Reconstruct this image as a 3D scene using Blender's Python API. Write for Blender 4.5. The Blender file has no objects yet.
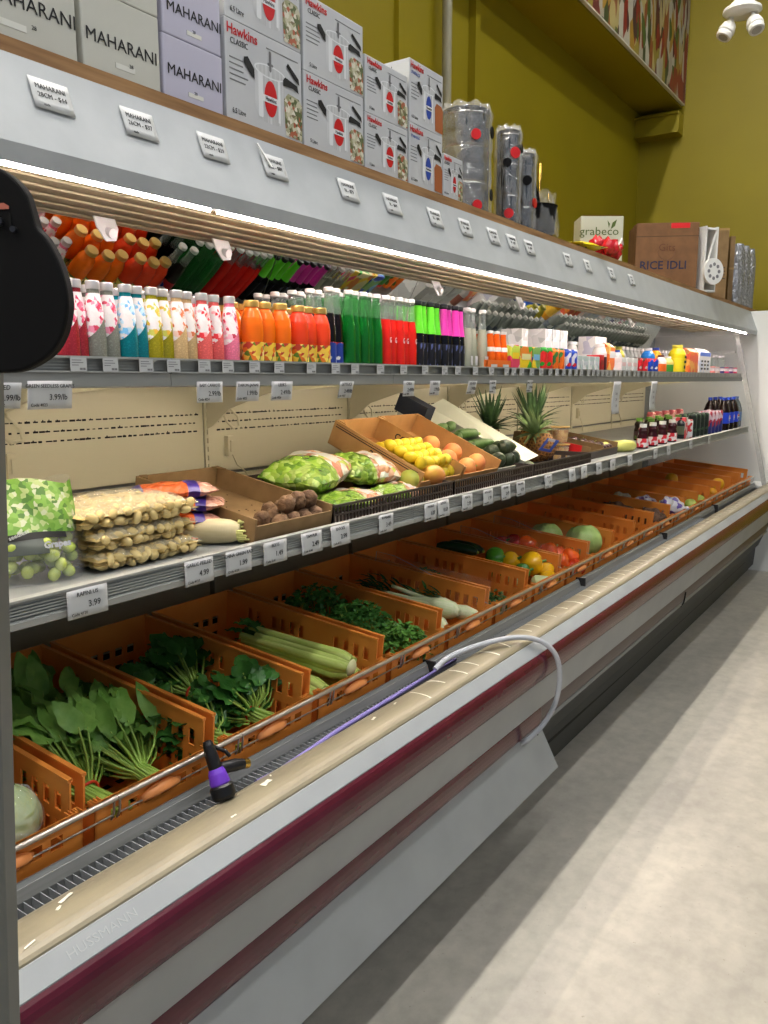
ROW_ES=122; ROW2=50; ROW3=52; WORLD=.27; EXPO=0.04; LED=112
import bpy, math, random
from math import sin, cos, pi, radians, sqrt, atan, atan2
from mathutils import Vector, Matrix, Euler
rnd = random.Random(7)
scene = bpy.context.scene
COL = scene.collection

# ------------------------------------------------------------------ camera
F = 810.0; EYE = 1.6
pt = atan(133/F); ya = atan(561/F*cos(pt))
FW = Vector((cos(ya)*cos(pt), sin(ya)*cos(pt), -sin(pt)))
RT = Vector((sin(ya), -cos(ya), 0)); UP = RT.cross(FW)
cd = bpy.data.cameras.new('camera'); cd.sensor_fit = 'HORIZONTAL'; cd.sensor_width = 36
cd.lens = F/768*36; cd.clip_start = .02
cam = bpy.data.objects.new('camera', cd); COL.objects.link(cam)
mx = Matrix((RT, UP, -FW)).transposed().to_4x4(); mx.translation = (0, 0, EYE)
cam.matrix_world = mx; scene.camera = cam
def ray(x, y): return FW + RT*((x-384)/F) + UP*((512-y)/F)
def UY(x, y, Y):
    r = ray(x, y); return Vector((0, 0, EYE)) + r*(Y/r.y)
def UZ(x, y, Z):
    r = ray(x, y); return Vector((0, 0, EYE)) + r*((Z-EYE)/r.z)
def XC(x, Y=1.37, y=355): return UY(x, y, Y).x
def ppm(X, Y): return F/(X*FW.x + Y*FW.y)

# ------------------------------------------------------------------ materials
def lin(c):
    f = lambda v: v/12.92 if v <= .04045 else ((v+.055)/1.055)**2.4
    return tuple(f(v/255) for v in c) + (1,)
MATS = {}
def mat(name, c=(200,200,200), r=.5, metal=0, trans=0, ior=1.45, emit=None, es=0, alpha=1, spec=.5, coat=0,
        noise=None, bump=None, sub=0):
    """noise=(scale, colour2, lo, hi[, stretch xyz]); bump=(scale, strength, dist)"""
    if name in MATS: return MATS[name]
    m = bpy.data.materials.new(name); m.use_nodes = True; MATS[name] = m
    nt = m.node_tree; b = nt.nodes['Principled BSDF']
    b.inputs['Base Color'].default_value = lin(c); b.inputs['Roughness'].default_value = r
    b.inputs['Metallic'].default_value = metal; b.inputs['Transmission Weight'].default_value = trans
    b.inputs['IOR'].default_value = ior; b.inputs['Alpha'].default_value = alpha
    b.inputs['Specular IOR Level'].default_value = spec; b.inputs['Coat Weight'].default_value = coat
    if sub:
        b.inputs['Subsurface Weight'].default_value = sub; b.inputs['Subsurface Radius'].default_value = (.02,.02,.01)
        b.inputs['Subsurface Scale'].default_value = .3
    if emit: b.inputs['Emission Color'].default_value = lin(emit); b.inputs['Emission Strength'].default_value = es
    tc = None
    if noise or bump:
        tc = nt.nodes.new('ShaderNodeTexCoord')
    if noise:
        mp = nt.nodes.new('ShaderNodeMapping'); nt.links.new(tc.outputs['Object'], mp.inputs[0])
        if len(noise) > 4: mp.inputs['Scale'].default_value = noise[4]
        n = nt.nodes.new('ShaderNodeTexNoise'); n.inputs['Scale'].default_value = noise[0]; n.inputs['Detail'].default_value = 6
        nt.links.new(mp.outputs[0], n.inputs['Vector'])
        cr = nt.nodes.new('ShaderNodeValToRGB'); cr.color_ramp.elements[0].position = noise[2]; cr.color_ramp.elements[1].position = noise[3]
        cr.color_ramp.elements[0].color = lin(c); cr.color_ramp.elements[1].color = lin(noise[1])
        nt.links.new(n.outputs['Fac'], cr.inputs[0]); nt.links.new(cr.outputs[0], b.inputs['Base Color'])
    if bump:
        n = nt.nodes.new('ShaderNodeTexNoise'); n.inputs['Scale'].default_value = bump[0]; n.inputs['Detail'].default_value = 4
        nt.links.new(tc.outputs['Object'], n.inputs['Vector'])
        bp = nt.nodes.new('ShaderNodeBump'); bp.inputs['Strength'].default_value = bump[1]; bp.inputs['Distance'].default_value = bump[2]
        nt.links.new(n.outputs['Fac'], bp.inputs['Height']); nt.links.new(bp.outputs[0], b.inputs['Normal'])
    return m
def film(name, c=(255,255,255), op=.25, r=.12, bs=30, bd=.01):
    """thin plastic film: see-through with sharp crinkled gloss"""
    if name in MATS: return MATS[name]
    m = bpy.data.materials.new(name); m.use_nodes = True; MATS[name] = m
    nt = m.node_tree; nt.nodes.clear()
    out = nt.nodes.new('ShaderNodeOutputMaterial'); mix = nt.nodes.new('ShaderNodeMixShader')
    tr = nt.nodes.new('ShaderNodeBsdfTransparent'); b = nt.nodes.new('ShaderNodeBsdfPrincipled')
    b.inputs['Base Color'].default_value = lin(c); b.inputs['Roughness'].default_value = r
    mix.inputs[0].default_value = op
    tc = nt.nodes.new('ShaderNodeTexCoord'); n = nt.nodes.new('ShaderNodeTexNoise'); n.inputs['Scale'].default_value = bs
    n.inputs['Detail'].default_value = 3
    bp = nt.nodes.new('ShaderNodeBump'); bp.inputs['Strength'].default_value = 1; bp.inputs['Distance'].default_value = bd
    nt.links.new(tc.outputs['Object'], n.inputs['Vector']); nt.links.new(n.outputs['Fac'], bp.inputs['Height'])
    nt.links.new(bp.outputs[0], b.inputs['Normal'])
    nt.links.new(tr.outputs[0], mix.inputs[1]); nt.links.new(b.outputs[0], mix.inputs[2]); nt.links.new(mix.outputs[0], out.inputs[0])
    return m
def blotch(name, cols, scale, r=.5, stretch=(1,1,1), metric='vor', bump=0):
    """procedural printed picture: random cells picked from a palette"""
    if name in MATS: return MATS[name]
    m = bpy.data.materials.new(name); m.use_nodes = True; MATS[name] = m
    nt = m.node_tree; b = nt.nodes['Principled BSDF']; b.inputs['Roughness'].default_value = r
    tc = nt.nodes.new('ShaderNodeTexCoord'); mp = nt.nodes.new('ShaderNodeMapping'); mp.inputs['Scale'].default_value = stretch
    ns = nt.nodes.new('ShaderNodeTexNoise'); ns.inputs['Scale'].default_value = scale*.6
    ad = nt.nodes.new('ShaderNodeVectorMath'); ad.operation = 'MULTIPLY_ADD'; ad.inputs[1].default_value = (.8/scale,)*3
    v = nt.nodes.new('ShaderNodeTexVoronoi'); v.inputs['Scale'].default_value = scale
    cr = nt.nodes.new('ShaderNodeValToRGB'); cr.color_ramp.interpolation = 'CONSTANT'
    el = cr.color_ramp.elements
    while len(el) < len(cols): el.new(.5)
    for i, c in enumerate(cols): el[i].position = i/len(cols); el[i].color = lin(c)
    sp = nt.nodes.new('ShaderNodeSeparateColor')
    nt.links.new(tc.outputs['Object'], mp.inputs[0]); nt.links.new(mp.outputs[0], ns.inputs['Vector'])
    nt.links.new(ns.outputs['Color'], ad.inputs[0]); nt.links.new(mp.outputs[0], ad.inputs[2])
    nt.links.new(ad.outputs[0], v.inputs['Vector']); nt.links.new(v.outputs['Color'], sp.inputs[0])
    nt.links.new(sp.outputs[0], cr.inputs[0]); nt.links.new(cr.outputs[0], b.inputs['Base Color'])
    if bump:
        bp = nt.nodes.new('ShaderNodeBump'); bp.inputs['Strength'].default_value = .8; bp.inputs['Distance'].default_value = bump
        bp.invert = True
        nt.links.new(v.outputs['Distance'], bp.inputs['Height']); nt.links.new(bp.outputs[0], b.inputs['Normal'])
    return m

# ------------------------------------------------------------------ mesh building
class MB:
    def __init__(s): s.v = []; s.f = []; s.m = []; s.s = []
    def add(s, vs, fs, mi=0, sm=False):
        o = len(s.v); s.v += [Vector(p) for p in vs]
        for f in fs: s.f.append([i+o for i in f]); s.m.append(mi); s.s.append(sm)
        return s
    def box(s, c, d, mi=0, rot=None, taper=1):
        x, y, z = d[0]/2, d[1]/2, d[2]/2
        p = [(-x,-y,-z),(x,-y,-z),(x,y,-z),(-x,y,-z),(-x*taper,-y*taper,z),(x*taper,-y*taper,z),(x*taper,y*taper,z),(-x*taper,y*taper,z)]
        R = Euler(rot).to_matrix() if rot else Matrix.Identity(3)
        s.add([R@Vector(q)+Vector(c) for q in p], [(3,2,1,0),(4,5,6,7),(0,1,5,4),(1,2,6,5),(2,3,7,6),(3,0,4,7)], mi); return s
    def bb(s, a, b, mi=0):
        return s.box([(a[i]+b[i])/2 for i in range(3)], [abs(b[i]-a[i]) for i in range(3)], mi)
    def cyl(s, p, q, r0, r1=None, n=12, mi=0, cap=True, sm=True):
        r1 = r0 if r1 is None else r1
        p = Vector(p); q = Vector(q); d = (q-p).normalized(); a = d.orthogonal().normalized(); b = d.cross(a)
        vs = [];
        for c, r in ((p, r0), (q, r1)):
            for i in range(n): t = 2*pi*i/n; vs.append(c+(a*cos(t)+b*sin(t))*r)
        s.add(vs, [(i, (i+1) % n, n+(i+1) % n, n+i) for i in range(n)], mi, sm)
        if cap: s.add(vs, [list(range(n))[::-1], list(range(n, 2*n))], mi)
        return s
    def lathe(s, prof, n=20, c=(0,0,0), mi=0, rot=None, sq=0, mis=None):
        vs = []; k = len(prof); R = Euler(rot).to_matrix() if rot else Matrix.Identity(3)
        for r, z in prof:
            for i in range(n):
                t = 2*pi*i/n; rr = r
                if sq: rr = r/ (abs(cos(t))**sq+abs(sin(t))**sq)**(1/sq)
                vs.append(R@Vector((rr*cos(t), rr*sin(t), z))+Vector(c))
        for j in range(k-1):
            s.add(vs[j*n:(j+2)*n], [(i, (i+1) % n, n+(i+1) % n, n+i) for i in range(n)], mis[j] if mis else mi, True)
        if prof[0][0] > 1e-4: s.add(vs[:n], [list(range(n))[::-1]], mis[0] if mis else mi)
        if prof[-1][0] > 1e-4: s.add(vs[-n:], [list(range(n))], mis[-1] if mis else mi)
        return s
    def tube(s, pts, r, n=8, mi=0, rs=None):
        pts = [Vector(p) for p in pts]; vs = []; a = None
        for i, p in enumerate(pts):
            d = (pts[min(i+1, len(pts)-1)]-pts[max(i-1, 0)]).normalized()
            if a is None: a = d.orthogonal().normalized()
            a = (a-d*a.dot(d)).normalized(); b = d.cross(a); rr = rs[i] if rs else r
            for j in range(n): t = 2*pi*j/n; vs.append(p+(a*cos(t)+b*sin(t))*rr)
        fs = []
        for i in range(len(pts)-1):
            for j in range(n): fs.append((i*n+j, i*n+(j+1) % n, (i+1)*n+(j+1) % n, (i+1)*n+j))
        s.add(vs, fs, mi, True)
        s.add(vs[:n], [list(range(n))[::-1]], mi); s.add(vs[-n:], [list(range(n))], mi); return s
    def ell(s, c, r, mi=0, rot=None, n=14, k=9, fn=None):
        R = Euler(rot).to_matrix() if rot else Matrix.Identity(3); vs = []; c = Vector(c)
        for j in range(k+1):
            ph = pi*j/k
            for i in range(n):
                t = 2*pi*i/n; d = Vector((sin(ph)*cos(t), sin(ph)*sin(t), cos(ph)))
                g = fn(d) if fn else 1
                vs.append(R@Vector((d.x*r[0]*g, d.y*r[1]*g, d.z*r[2]*g))+c)
        fs = [(j*n+i, j*n+n+i, j*n+n+(i+1) % n, j*n+(i+1) % n) for j in range(k) for i in range(n)]
        s.add(vs, fs, mi, True); return s
    def prism(s, prof, x0, x1, mi=0, sm=False, closed=True, mis=None):
        """profile in (y,z) extruded along x"""
        n = len(prof); vs = [(x0, y, z) for y, z in prof]+[(x1, y, z) for y, z in prof]
        for i in range(n if closed else n-1):
            j = (i+1) % n; s.add([vs[i], vs[j], vs[n+j], vs[n+i]], [(0,1,2,3)], mis[i] if mis else mi, sm)
        if closed: s.add(vs, [list(range(n))[::-1], list(range(n, 2*n))], mi)
        return s
    def poly(s, pts, off, mi=0):
        """flat polygon pts (3d) with thickness vector off"""
        n = len(pts); pts = [Vector(p) for p in pts]; off = Vector(off); vs = pts+[p+off for p in pts]
        s.add(vs, [list(range(n)), list(range(n, 2*n))[::-1]]+[(i, n+i, n+(i+1) % n, (i+1) % n) for i in range(n)], mi); return s
    def grid(s, fn, nu, nv, mi=0, sm=True):
        vs = [fn(i/nu, j/nv) for j in range(nv+1) for i in range(nu+1)]
        s.add(vs, [(j*(nu+1)+i, j*(nu+1)+i+1, (j+1)*(nu+1)+i+1, (j+1)*(nu+1)+i) for j in range(nv) for i in range(nu)], mi, sm); return s
    def cells(s, us, vs_, solid, mp, th, mi=0):
        """plate cut on a grid with voids; mp(u,v,w)->point"""
        nu, nv = len(us)-1, len(vs_)-1
        S = [[bool(solid(i, j)) for j in range(nv)] for i in range(nu)]
        ok = lambda i, j: 0 <= i < nu and 0 <= j < nv and S[i][j]
        for i in range(nu):
            for j in range(nv):
                if not S[i][j]: continue
                a, b, c, d = us[i], us[i+1], vs_[j], vs_[j+1]
                P = [mp(a,c,0), mp(b,c,0), mp(b,d,0), mp(a,d,0), mp(a,c,th), mp(b,c,th), mp(b,d,th), mp(a,d,th)]
                fs = [(3,2,1,0), (4,5,6,7)]
                if not ok(i, j-1): fs.append((0,1,5,4))
                if not ok(i+1, j): fs.append((1,2,6,5))
                if not ok(i, j+1): fs.append((2,3,7,6))
                if not ok(i-1, j): fs.append((3,0,4,7))
                s.add(P, fs, mi)
        return s
    def mesh(s, name, mats):
        me = bpy.data.meshes.new(name); me.from_pydata([tuple(p) for p in s.v], [], s.f)
        for m in (mats if isinstance(mats, (list, tuple)) else [mats]): me.materials.append(m)
        me.polygons.foreach_set('material_index', s.m); me.polygons.foreach_set('use_smooth', s.s); me.update(); return me
    def build(s, name, mats, parent=None, label=None, bevel=0, seg=2, loc=None, kind=None, solid=0, sub=0):
        o = bpy.data.objects.new(name, s.mesh(name, mats)); COL.objects.link(o)
        if parent: o.parent = parent
        if loc: o.location = loc
        if label: o['label'] = label
        if kind: o['kind'] = kind
        if solid: md = o.modifiers.new('solid', 'SOLIDIFY'); md.thickness = solid; md.offset = 0
        if bevel:
            md = o.modifiers.new('bevel', 'BEVEL'); md.width = bevel; md.segments = seg; md.limit_method = 'ANGLE'; md.angle_limit = radians(40)
        if sub: md = o.modifiers.new('sub', 'SUBSURF'); md.levels = sub; md.render_levels = sub
        return o
def tag(o, label, cat, group=None):
    o['label'] = label; o['category'] = cat
    if group: o['group'] = group
    return o
def thing(name, label, cat, loc=(0,0,0), rot=(0,0,0), group=None):
    o = bpy.data.objects.new(name, None); COL.objects.link(o); o.empty_display_size = .05
    o.location = loc; o.rotation_euler = rot
    return tag(o, label, cat, group)
KIDS = {}
def kids(o): return [c for c in ALLP() if c.parent == o]
def ALLP(): return bpy.data.objects
def copy_tree(o, loc=None, rot=None, label=None, group=None, parent=None, ch=None):
    c = o.copy(); COL.objects.link(c)
    if parent: c.parent = parent
    if loc is not None: c.location = loc
    if rot is not None: c.rotation_euler = rot
    if label: c['label'] = label
    if group: c['group'] = group
    for k in (ch if ch is not None else list(o.children)): copy_tree(k, parent=c)
    return c
ORD = ['first','second','third','fourth','fifth','sixth','seventh','eighth','ninth','tenth','eleventh','twelfth','thirteenth','fourteenth','fifteenth','sixteenth','seventeenth','eighteenth','nineteenth','twentieth']
TX = {}
def text_mesh(txt, size, m, sx=1, bold=0):
    k = (txt, size, m.name, sx, bold)
    if k in TX: return TX[k]
    cu = bpy.data.curves.new('t', 'FONT'); cu.body = txt; cu.size = size; cu.align_x = 'CENTER'; cu.align_y = 'CENTER'; cu.extrude = .0002
    cu.resolution_u = 2; cu.offset = bold
    o = bpy.data.objects.new('t', cu); COL.objects.link(o); bpy.context.view_layer.update()
    me = bpy.data.meshes.new_from_object(o.evaluated_get(bpy.context.evaluated_depsgraph_get()))
    bpy.data.objects.remove(o); me.materials.clear(); me.materials.append(m)
    for v in me.vertices: v.co.x *= sx
    TX[k] = me; return me
def text(name, txt, size, m, parent, loc, rot=(pi/2,0,0), sx=1, bold=0):
    o = bpy.data.objects.new(name, text_mesh(txt, size, m, sx, bold)); COL.objects.link(o)
    o.parent = parent; o.location = loc; o.rotation_euler = rot; return o
# ------------------------------------------------------------------ shared materials
M_cream = mat('cream_panel', (208,201,172), .35, bump=(3,.02,.01))
M_white = mat('white_enamel', (146,149,149), .45, noise=(6,(137,140,140),.35,.7))
M_cap_w = mat('white_cap_enamel', (140,145,148), .4, noise=(6,(130,135,138),.35,.7))
M_canopy = mat('canopy_enamel', (172,176,178), .38, noise=(9,(158,162,164),.3,.75))
M_metal = mat('brushed_rail', (172,174,170), .45, metal=.15, noise=(3,(150,152,148),.3,.7,(1,20,20)))
M_strip = mat('strip_metal', (140,142,140), .4, metal=.3, noise=(3,(118,120,118),.3,.7,(1,20,20)))
M_grey = mat('grey_trim', (128,130,128), .5)
M_dark = mat('dark_recess', (14,14,14), .8)
M_maroon = mat('maroon_plastic', (78,22,38), .26, spec=.35, coat=.15, noise=(14,(66,16,30),.3,.7))
M_beige = mat('beige_rail', (132,124,102), .34, noise=(7,(118,111,92),.35,.7,(1,3,3)), bump=(60,.05,.002))
M_orange = mat('orange_crate_plastic', (244,154,68), .36, noise=(9,(236,140,56),.35,.7), sub=.0)
M_card = mat('cardboard', (130,104,68), .8, noise=(18,(114,90,56),.3,.7))
M_card2 = mat('dark_cardboard', (118,84,52), .8, noise=(14,(100,70,42),.3,.7))
M_paper = mat('tag_paper', (206,208,206), .55)
M_ink = mat('black_ink', (18,18,20), .6)
M_ledm = mat('led_tube', (255,255,255), .4, emit=(255,236,232), es=LED)
M_shelfled = mat('shelf_led_tube', (255,255,255), .4, emit=(255,236,210), es=LED*1.25)
M_mirror = mat('mirror_glass', (225,232,228), .02, metal=1)
M_black = mat('black_plastic', (8,8,9), .7, spec=.2)
M_blackmesh = mat('black_basket_plastic', (62,52,48), .45)
M_steel = mat('steel', (134,134,132), .16, metal=1, bump=(26,.7,.012))
M_red = mat('printed_red', (196,24,30), .4)
M_wood = mat('plank_wood', (168,128,84), .7, noise=(5,(120,84,50),.3,.75,(1,14,14)))
M_yellow = mat('yellow_wall_paint', (142,128,2), .55, noise=(1.3,(132,118,2),.3,.7), bump=(40,.06,.004))
M_glass = mat('glass_panel', (235,245,240), .02, trans=1, ior=1.1)
M_clear = film('clear_film', (255,255,255), .22)
M_whiteplastic = mat('white_plastic', (222,222,218), .35)

# ------------------------------------------------------------------ room (setting)
def struct(name, mb, m, **k): return mb.build(name, m, kind='structure', **k)
def floor_mat():
    m = bpy.data.materials.new('polished_floor'); m.use_nodes = True; nt = m.node_tree; b = nt.nodes['Principled BSDF']
    tc = nt.nodes.new('ShaderNodeTexCoord')
    def noise(sc, det, st=(1,1,1)):
        mp = nt.nodes.new('ShaderNodeMapping'); mp.inputs['Scale'].default_value = st
        n = nt.nodes.new('ShaderNodeTexNoise'); n.inputs['Scale'].default_value = sc; n.inputs['Detail'].default_value = det; n.inputs['Roughness'].default_value = .6
        nt.links.new(tc.outputs['Object'], mp.inputs[0]); nt.links.new(mp.outputs[0], n.inputs['Vector']); return n
    n1 = noise(.9, 8, (1,2.5,1)); n2 = noise(14, 8); n3 = noise(60, 2)
    r1 = nt.nodes.new('ShaderNodeValToRGB'); r1.color_ramp.elements[0].position = .3; r1.color_ramp.elements[1].position = .7
    r1.color_ramp.elements[0].color = lin((154,150,141)); r1.color_ramp.elements[1].color = lin((190,184,171))
    r2 = nt.nodes.new('ShaderNodeValToRGB'); r2.color_ramp.elements[0].position = .35; r2.color_ramp.elements[1].position = .62
    r2.color_ramp.elements[0].color = (.70,.70,.70,1); r2.color_ramp.elements[1].color = (1,1,1,1)
    r3 = nt.nodes.new('ShaderNodeValToRGB'); r3.color_ramp.elements[0].position = .24; r3.color_ramp.elements[1].position = .30
    r3.color_ramp.elements[0].color = (.45,.44,.42,1); r3.color_ramp.elements[1].color = (1,1,1,1)
    nt.links.new(n1.outputs['Fac'], r1.inputs[0]); nt.links.new(n2.outputs['Fac'], r2.inputs[0]); nt.links.new(n3.outputs['Fac'], r3.inputs[0])
    def mul(a, c, fac):
        x = nt.nodes.new('ShaderNodeMix'); x.data_type = 'RGBA'; x.blend_type = 'MULTIPLY'; x.inputs[0].default_value = fac
        nt.links.new(a, x.inputs[6]); nt.links.new(c, x.inputs[7]); return x.outputs[2]
    nt.links.new(mul(mul(r1.outputs[0], r2.outputs[0], .6), r3.outputs[0], .5), b.inputs['Base Color'])
    b.inputs['Roughness'].default_value = .42
    bp = nt.nodes.new('ShaderNodeBump'); bp.inputs['Strength'].default_value = .12; bp.inputs['Distance'].default_value = .004
    nt.links.new(n2.outputs['Fac'], bp.inputs['Height']); nt.links.new(bp.outputs[0], b.inputs['Normal'])
    return m
struct('floor', MB().bb((-4,-6,-.1), (8.2,2.7,0)), floor_mat())
struct('wall_left', MB().bb((-4,2.6,0), (8.2,2.75,6.6)), M_yellow)
struct('wall_back', MB().bb((8.1,-6,0), (8.25,2.6,6.6)), M_yellow)
struct('ceiling', MB().bb((-4,-6,6.5), (8.2,2.7,6.6)), mat('ceiling_paint', (150,150,146), .8))
# soffit above the case carrying the big produce picture, pilaster and ledge
struct('trim_1', MB().bb((2.0,2.22,4.05), (8.1,2.6,5.6)), M_yellow)
struct('trim_2', MB().bb((7.95,2.2,3.83), (8.1,2.6,3.97)).bb((7.93,2.2,3.97),(8.1,2.6,3.99)).bb((7.93,2.2,3.81),(8.1,2.6,3.83)), M_yellow)
struct('trim_3', MB().bb((4.72,2.55,0), (4.78,2.6,6.5)).bb((3.9,2.57,0),(3.96,2.6,6.5)), M_yellow)
px = UY(447,40,2.52)
o = tag(MB().cyl((px.x,2.52,2.2),(px.x,2.52,6.5),.028,n=14).build('wall_pipe', mat('pipe_paint',(150,146,120),.5)), 'pale vertical pipe on yellow wall behind the stacked boxes', 'pipe')
for z in (3.0,4.4): MB().bb((px.x-.04,2.5,z),(px.x+.04,2.6,z+.03)).build('pipe_clip', M_grey, o)
# produce picture
pst = blotch('produce_print', [(120,34,24),(140,108,34),(160,146,96),(70,86,34),(166,162,148),(90,34,34),(134,120,48),(54,64,36),(154,146,130),(126,66,34),(160,156,140),(66,40,40)], 7, .5, (1.6,1,.55))
t = thing('wall_poster', 'large picture of peppers and greens printed on board above the case', 'poster', (5.2,2.2,4.06))
MB().bb((0,-.012,0),(2.86,.015,1.35)).build('board', mat('poster_edge',(206,204,190),.6), t)
mb = MB(); 
mb.add([(0.01,-.0135,0.01),(2.85,-.0135,.01),(2.85,-.0135,1.34),(.01,-.0135,1.34)],[(0,1,2,3)]); mb.build('picture', pst, t, label='printed picture of tall peppers and greens')
# painted peppers and stems of the picture, as flat print
rp = random.Random(3); mb = MB()
pm = [mat('print_%s'%n, c, .5) for n, c in (('chili',(122,34,26)),('gold',(150,118,44)),('cream',(162,148,104)),('leaf',(66,86,36)),('paper',(156,154,144)),('wine',(76,30,36)))]
for i in range(150):
    x = rp.uniform(.06,2.8); z = rp.uniform(.06,1.25); h = rp.uniform(.15,.42); w = rp.uniform(.018,.05); k = rp.choice([0,0,1,1,2,3,3,4,4,5]); a = rp.uniform(-.25,.25)
    pts = []
    for j in range(12):
        t_ = j/11; pts.append((x+a*t_*h - w*sin(pi*t_)**.6 + .02*sin(4*t_), 0, z+h*t_))
    for j in range(11,-1,-1):
        t_ = j/11; pts.append((x+a*t_*h + w*sin(pi*t_)**.6 + .02*sin(4*t_), 0, z+h*t_))
    pts = [(min(max(p[0],.02),2.84),-.0137-i*.000012,min(max(p[2],.02),1.33)) for p in pts]
    mb.add(pts, [list(range(len(pts)))], k)
mb.build('printed_vegetables', pm, t, kind='stuff')
# twin-head emergency light on a stem from the ceiling
L = UX0 = Vector((0,0,EYE))+ray(742,16)*(6.0/ray(742,16).x)
t = thing('emergency_light', 'white twin-head spotlight unit hanging before the yellow far wall', 'light', tuple(L))
MB().lathe([(.0,.16),(.05,.155),(.09,.12),(.12,.09),(.165,.06),(.17,.035),(.14,.01),(.0,.0)],24,mi=0).build('housing', M_whiteplastic, t)
MB().cyl((0,0,.15),(0,0,(6.5-L.z)/.7),.02).build('stem', M_whiteplastic, t)
for sg in (-1,1):
    h = MB().tube([(0.0,.0+sg*.09,.02),(0,sg*.10,-.03),(0,sg*.105,-.05)],.022,10)
    h.lathe([(0,.09),(.03,.085),(.06,.05),(.075,.0),(.075,-.02),(.066,-.03),(.072,-.05),(.066,-.075),(.05,-.078),(.0,-.06)],20,c=(-.02,sg*.12,-.1),rot=(sg*.35,.35,0))
    hh = h.build('lamp_head', M_whiteplastic, t)
    MB().lathe([(0,.004),(.045,.0)],16,c=(-.045,sg*.145,-.168),rot=(sg*.35,.35,0)).build('lens', mat('lamp_lens',(160,160,156),.2), hh)
t.scale = (.7,.7,.7)
# cardboard carton on the floor at the far end
c = thing('cardboard_carton', 'brown carton standing on the floor past the far case end', 'box', (7.62,1.0,0), (0,0,.1))
MB().bb((0,0,0),(.4,.45,.4)).build('carton_body', M_card2, c, bevel=.004); MB().bb((.01,-.002,.17),(.39,.0,.23)).build('tape', mat('tape',(150,120,70),.3), c)

# ------------------------------------------------------------------ refrigerated case
X0, X1 = -.9, 7.3
case = thing('refrigerated_display_case', 'long white open-front refrigerated produce case with maroon bumper', 'display case', (0,0,0))
# body shell
MB().prism([(2.12,.3),(2.24,.3),(2.24,2.14),(2.12,2.14)], X0, X1).build('back_shell', M_grey, case)
xs = [X0,-.8+.0,.30,1.145,1.974,2.798,3.65,4.492,5.343,6.17,7.02]
for a, b in zip(xs[1:-1], xs[2:]):
    w = MB().bb((a+.012,2.095,1.275),(b-.012,2.12,1.97)); w.bb((a+.012,2.09,.62),(b-.012,2.12,1.262))
    w.build('back_panel', M_cream, case, bevel=.003)
# perforated slotted standards
for x in xs[2:-1]:
    mb = MB(); us = [-.012,-.003,.003,.012]; vs = [.9+.0]
    z = .9
    while z < 1.95: vs += [z+.018, z+.03]; z += .03
    mb.cells(us, vs, lambda i,j: not (i == 1 and j % 2 == 0), lambda u,v,w: (x+u, 2.088+w, v), .006)
    mb.build('slotted_standard', M_cream, case)
    MB().bb((x-.01,2.0945,.9),(x+.01,2.0955,1.95)).build('standard_recess', M_dark, case)
# rows of perforations and frost along the back panels
rp = random.Random(5); mb = MB()
for z in (1.480,1.452,1.424):
    x = .75
    while x < 6.95:
        if min(abs(x-q) for q in xs) > .05:
            l = rp.uniform(.008,.02); h = rp.uniform(.0014,.0030)
            mb.bb((x,2.0935,z-h),(x+l,2.0952,z+h))
            if rp.random() < .3: mb.bb((x+l*.3,2.0937,z+h),(x+l*.5,2.0952,z+h+rp.uniform(.001,.004)))
        x += rp.uniform(.019,.026)
mb.build('air_slots', M_dark, case, kind='stuff')
# canopy
MB().prism([(1.36,2.146),(1.32,2.04),(1.298,1.985),(1.303,1.9535),(1.3055,1.9535),(1.312,1.975),(1.36,1.99),(1.38,2.02),(1.75,2.02),(1.75,2.14),(2.2,2.14),(2.2,2.146)], X0, X1, mis=[0]*12).build('canopy', M_canopy, case, bevel=.004)
MB().prism([(1.37,2.146),(1.37,2.176),(2.24,2.176),(2.24,2.146)], X0, 2.86).build('wooden_top', M_wood, case, bevel=.004)
MB().prism([(1.372,2.146),(1.372,2.174),(2.24,2.174),(2.24,2.146)], 2.865, 7.62).build('wooden_top', M_wood, case, bevel=.004)
# duct slats inside the canopy, between lamp and mirror
mb = MB()
for i in range(12):
    y = 1.362+i*.0315; z = 1.992 - (i % 2)*.003
    mb.bb((X0,y,z-.012),(7.0,y+.024,z+.02))
mb.build('air_duct_slats', mat('duct_beige',(150,138,108),.5), case, bevel=.003)
MB().bb((X0,1.725,1.98),(7.0,1.752,2.01)).build('mirror_trim', M_cream, case)
# lamps
lx = [-.85,.62,1.70,2.28,2.9,3.6,4.35,5.28]
lx = [-.85,.50,1.29,2.36,3.36,4.32,5.30,6.2,6.98]
lampends = []
for a, b in zip(lx[:-1], lx[1:]):
    MB().bb((a,1.320,1.9565),(b,1.330,1.962)).build('lamp_channel', M_grey, case)
    MB().cyl((a+.012,1.322,1.954),(b-.012,1.322,1.954),.004,n=12).build('led_lamp', M_ledm, case)
# tilted mirror sections
th = radians(28); my, mz = 1.745, 1.993; dy, dz = sin(th), -cos(th)
ms = [X0,.30,1.145,1.974,2.798,3.65,4.492,5.343,6.17]
for a, b in zip(ms[:-1], ms[1:]):
    L_ = .40
    mb = MB().prism([(my,mz),(my+dy*L_,mz+dz*L_),(my+dy*L_+.004,mz+dz*L_+.003),(my+.004,mz+.003)], a+.002, b-.002)
    mb.build('mirror', M_mirror, case)
# mirror clips
for x in (1.26,1.64,2.8,3.56,5.2):
    mb = MB().poly([(x,1.69,1.985),(x+.06,1.69,1.985),(x+.06,1.675,1.955),(x+.045,1.665,1.925),(x+.015,1.665,1.920),(x,1.675,1.95)],(0,.008,.004))
    mb.cyl((x+.03,1.658,1.94),(x+.03,1.68,1.945),.012)
    mb.build('mirror_clip', M_whiteplastic, case, bevel=.002)
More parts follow.
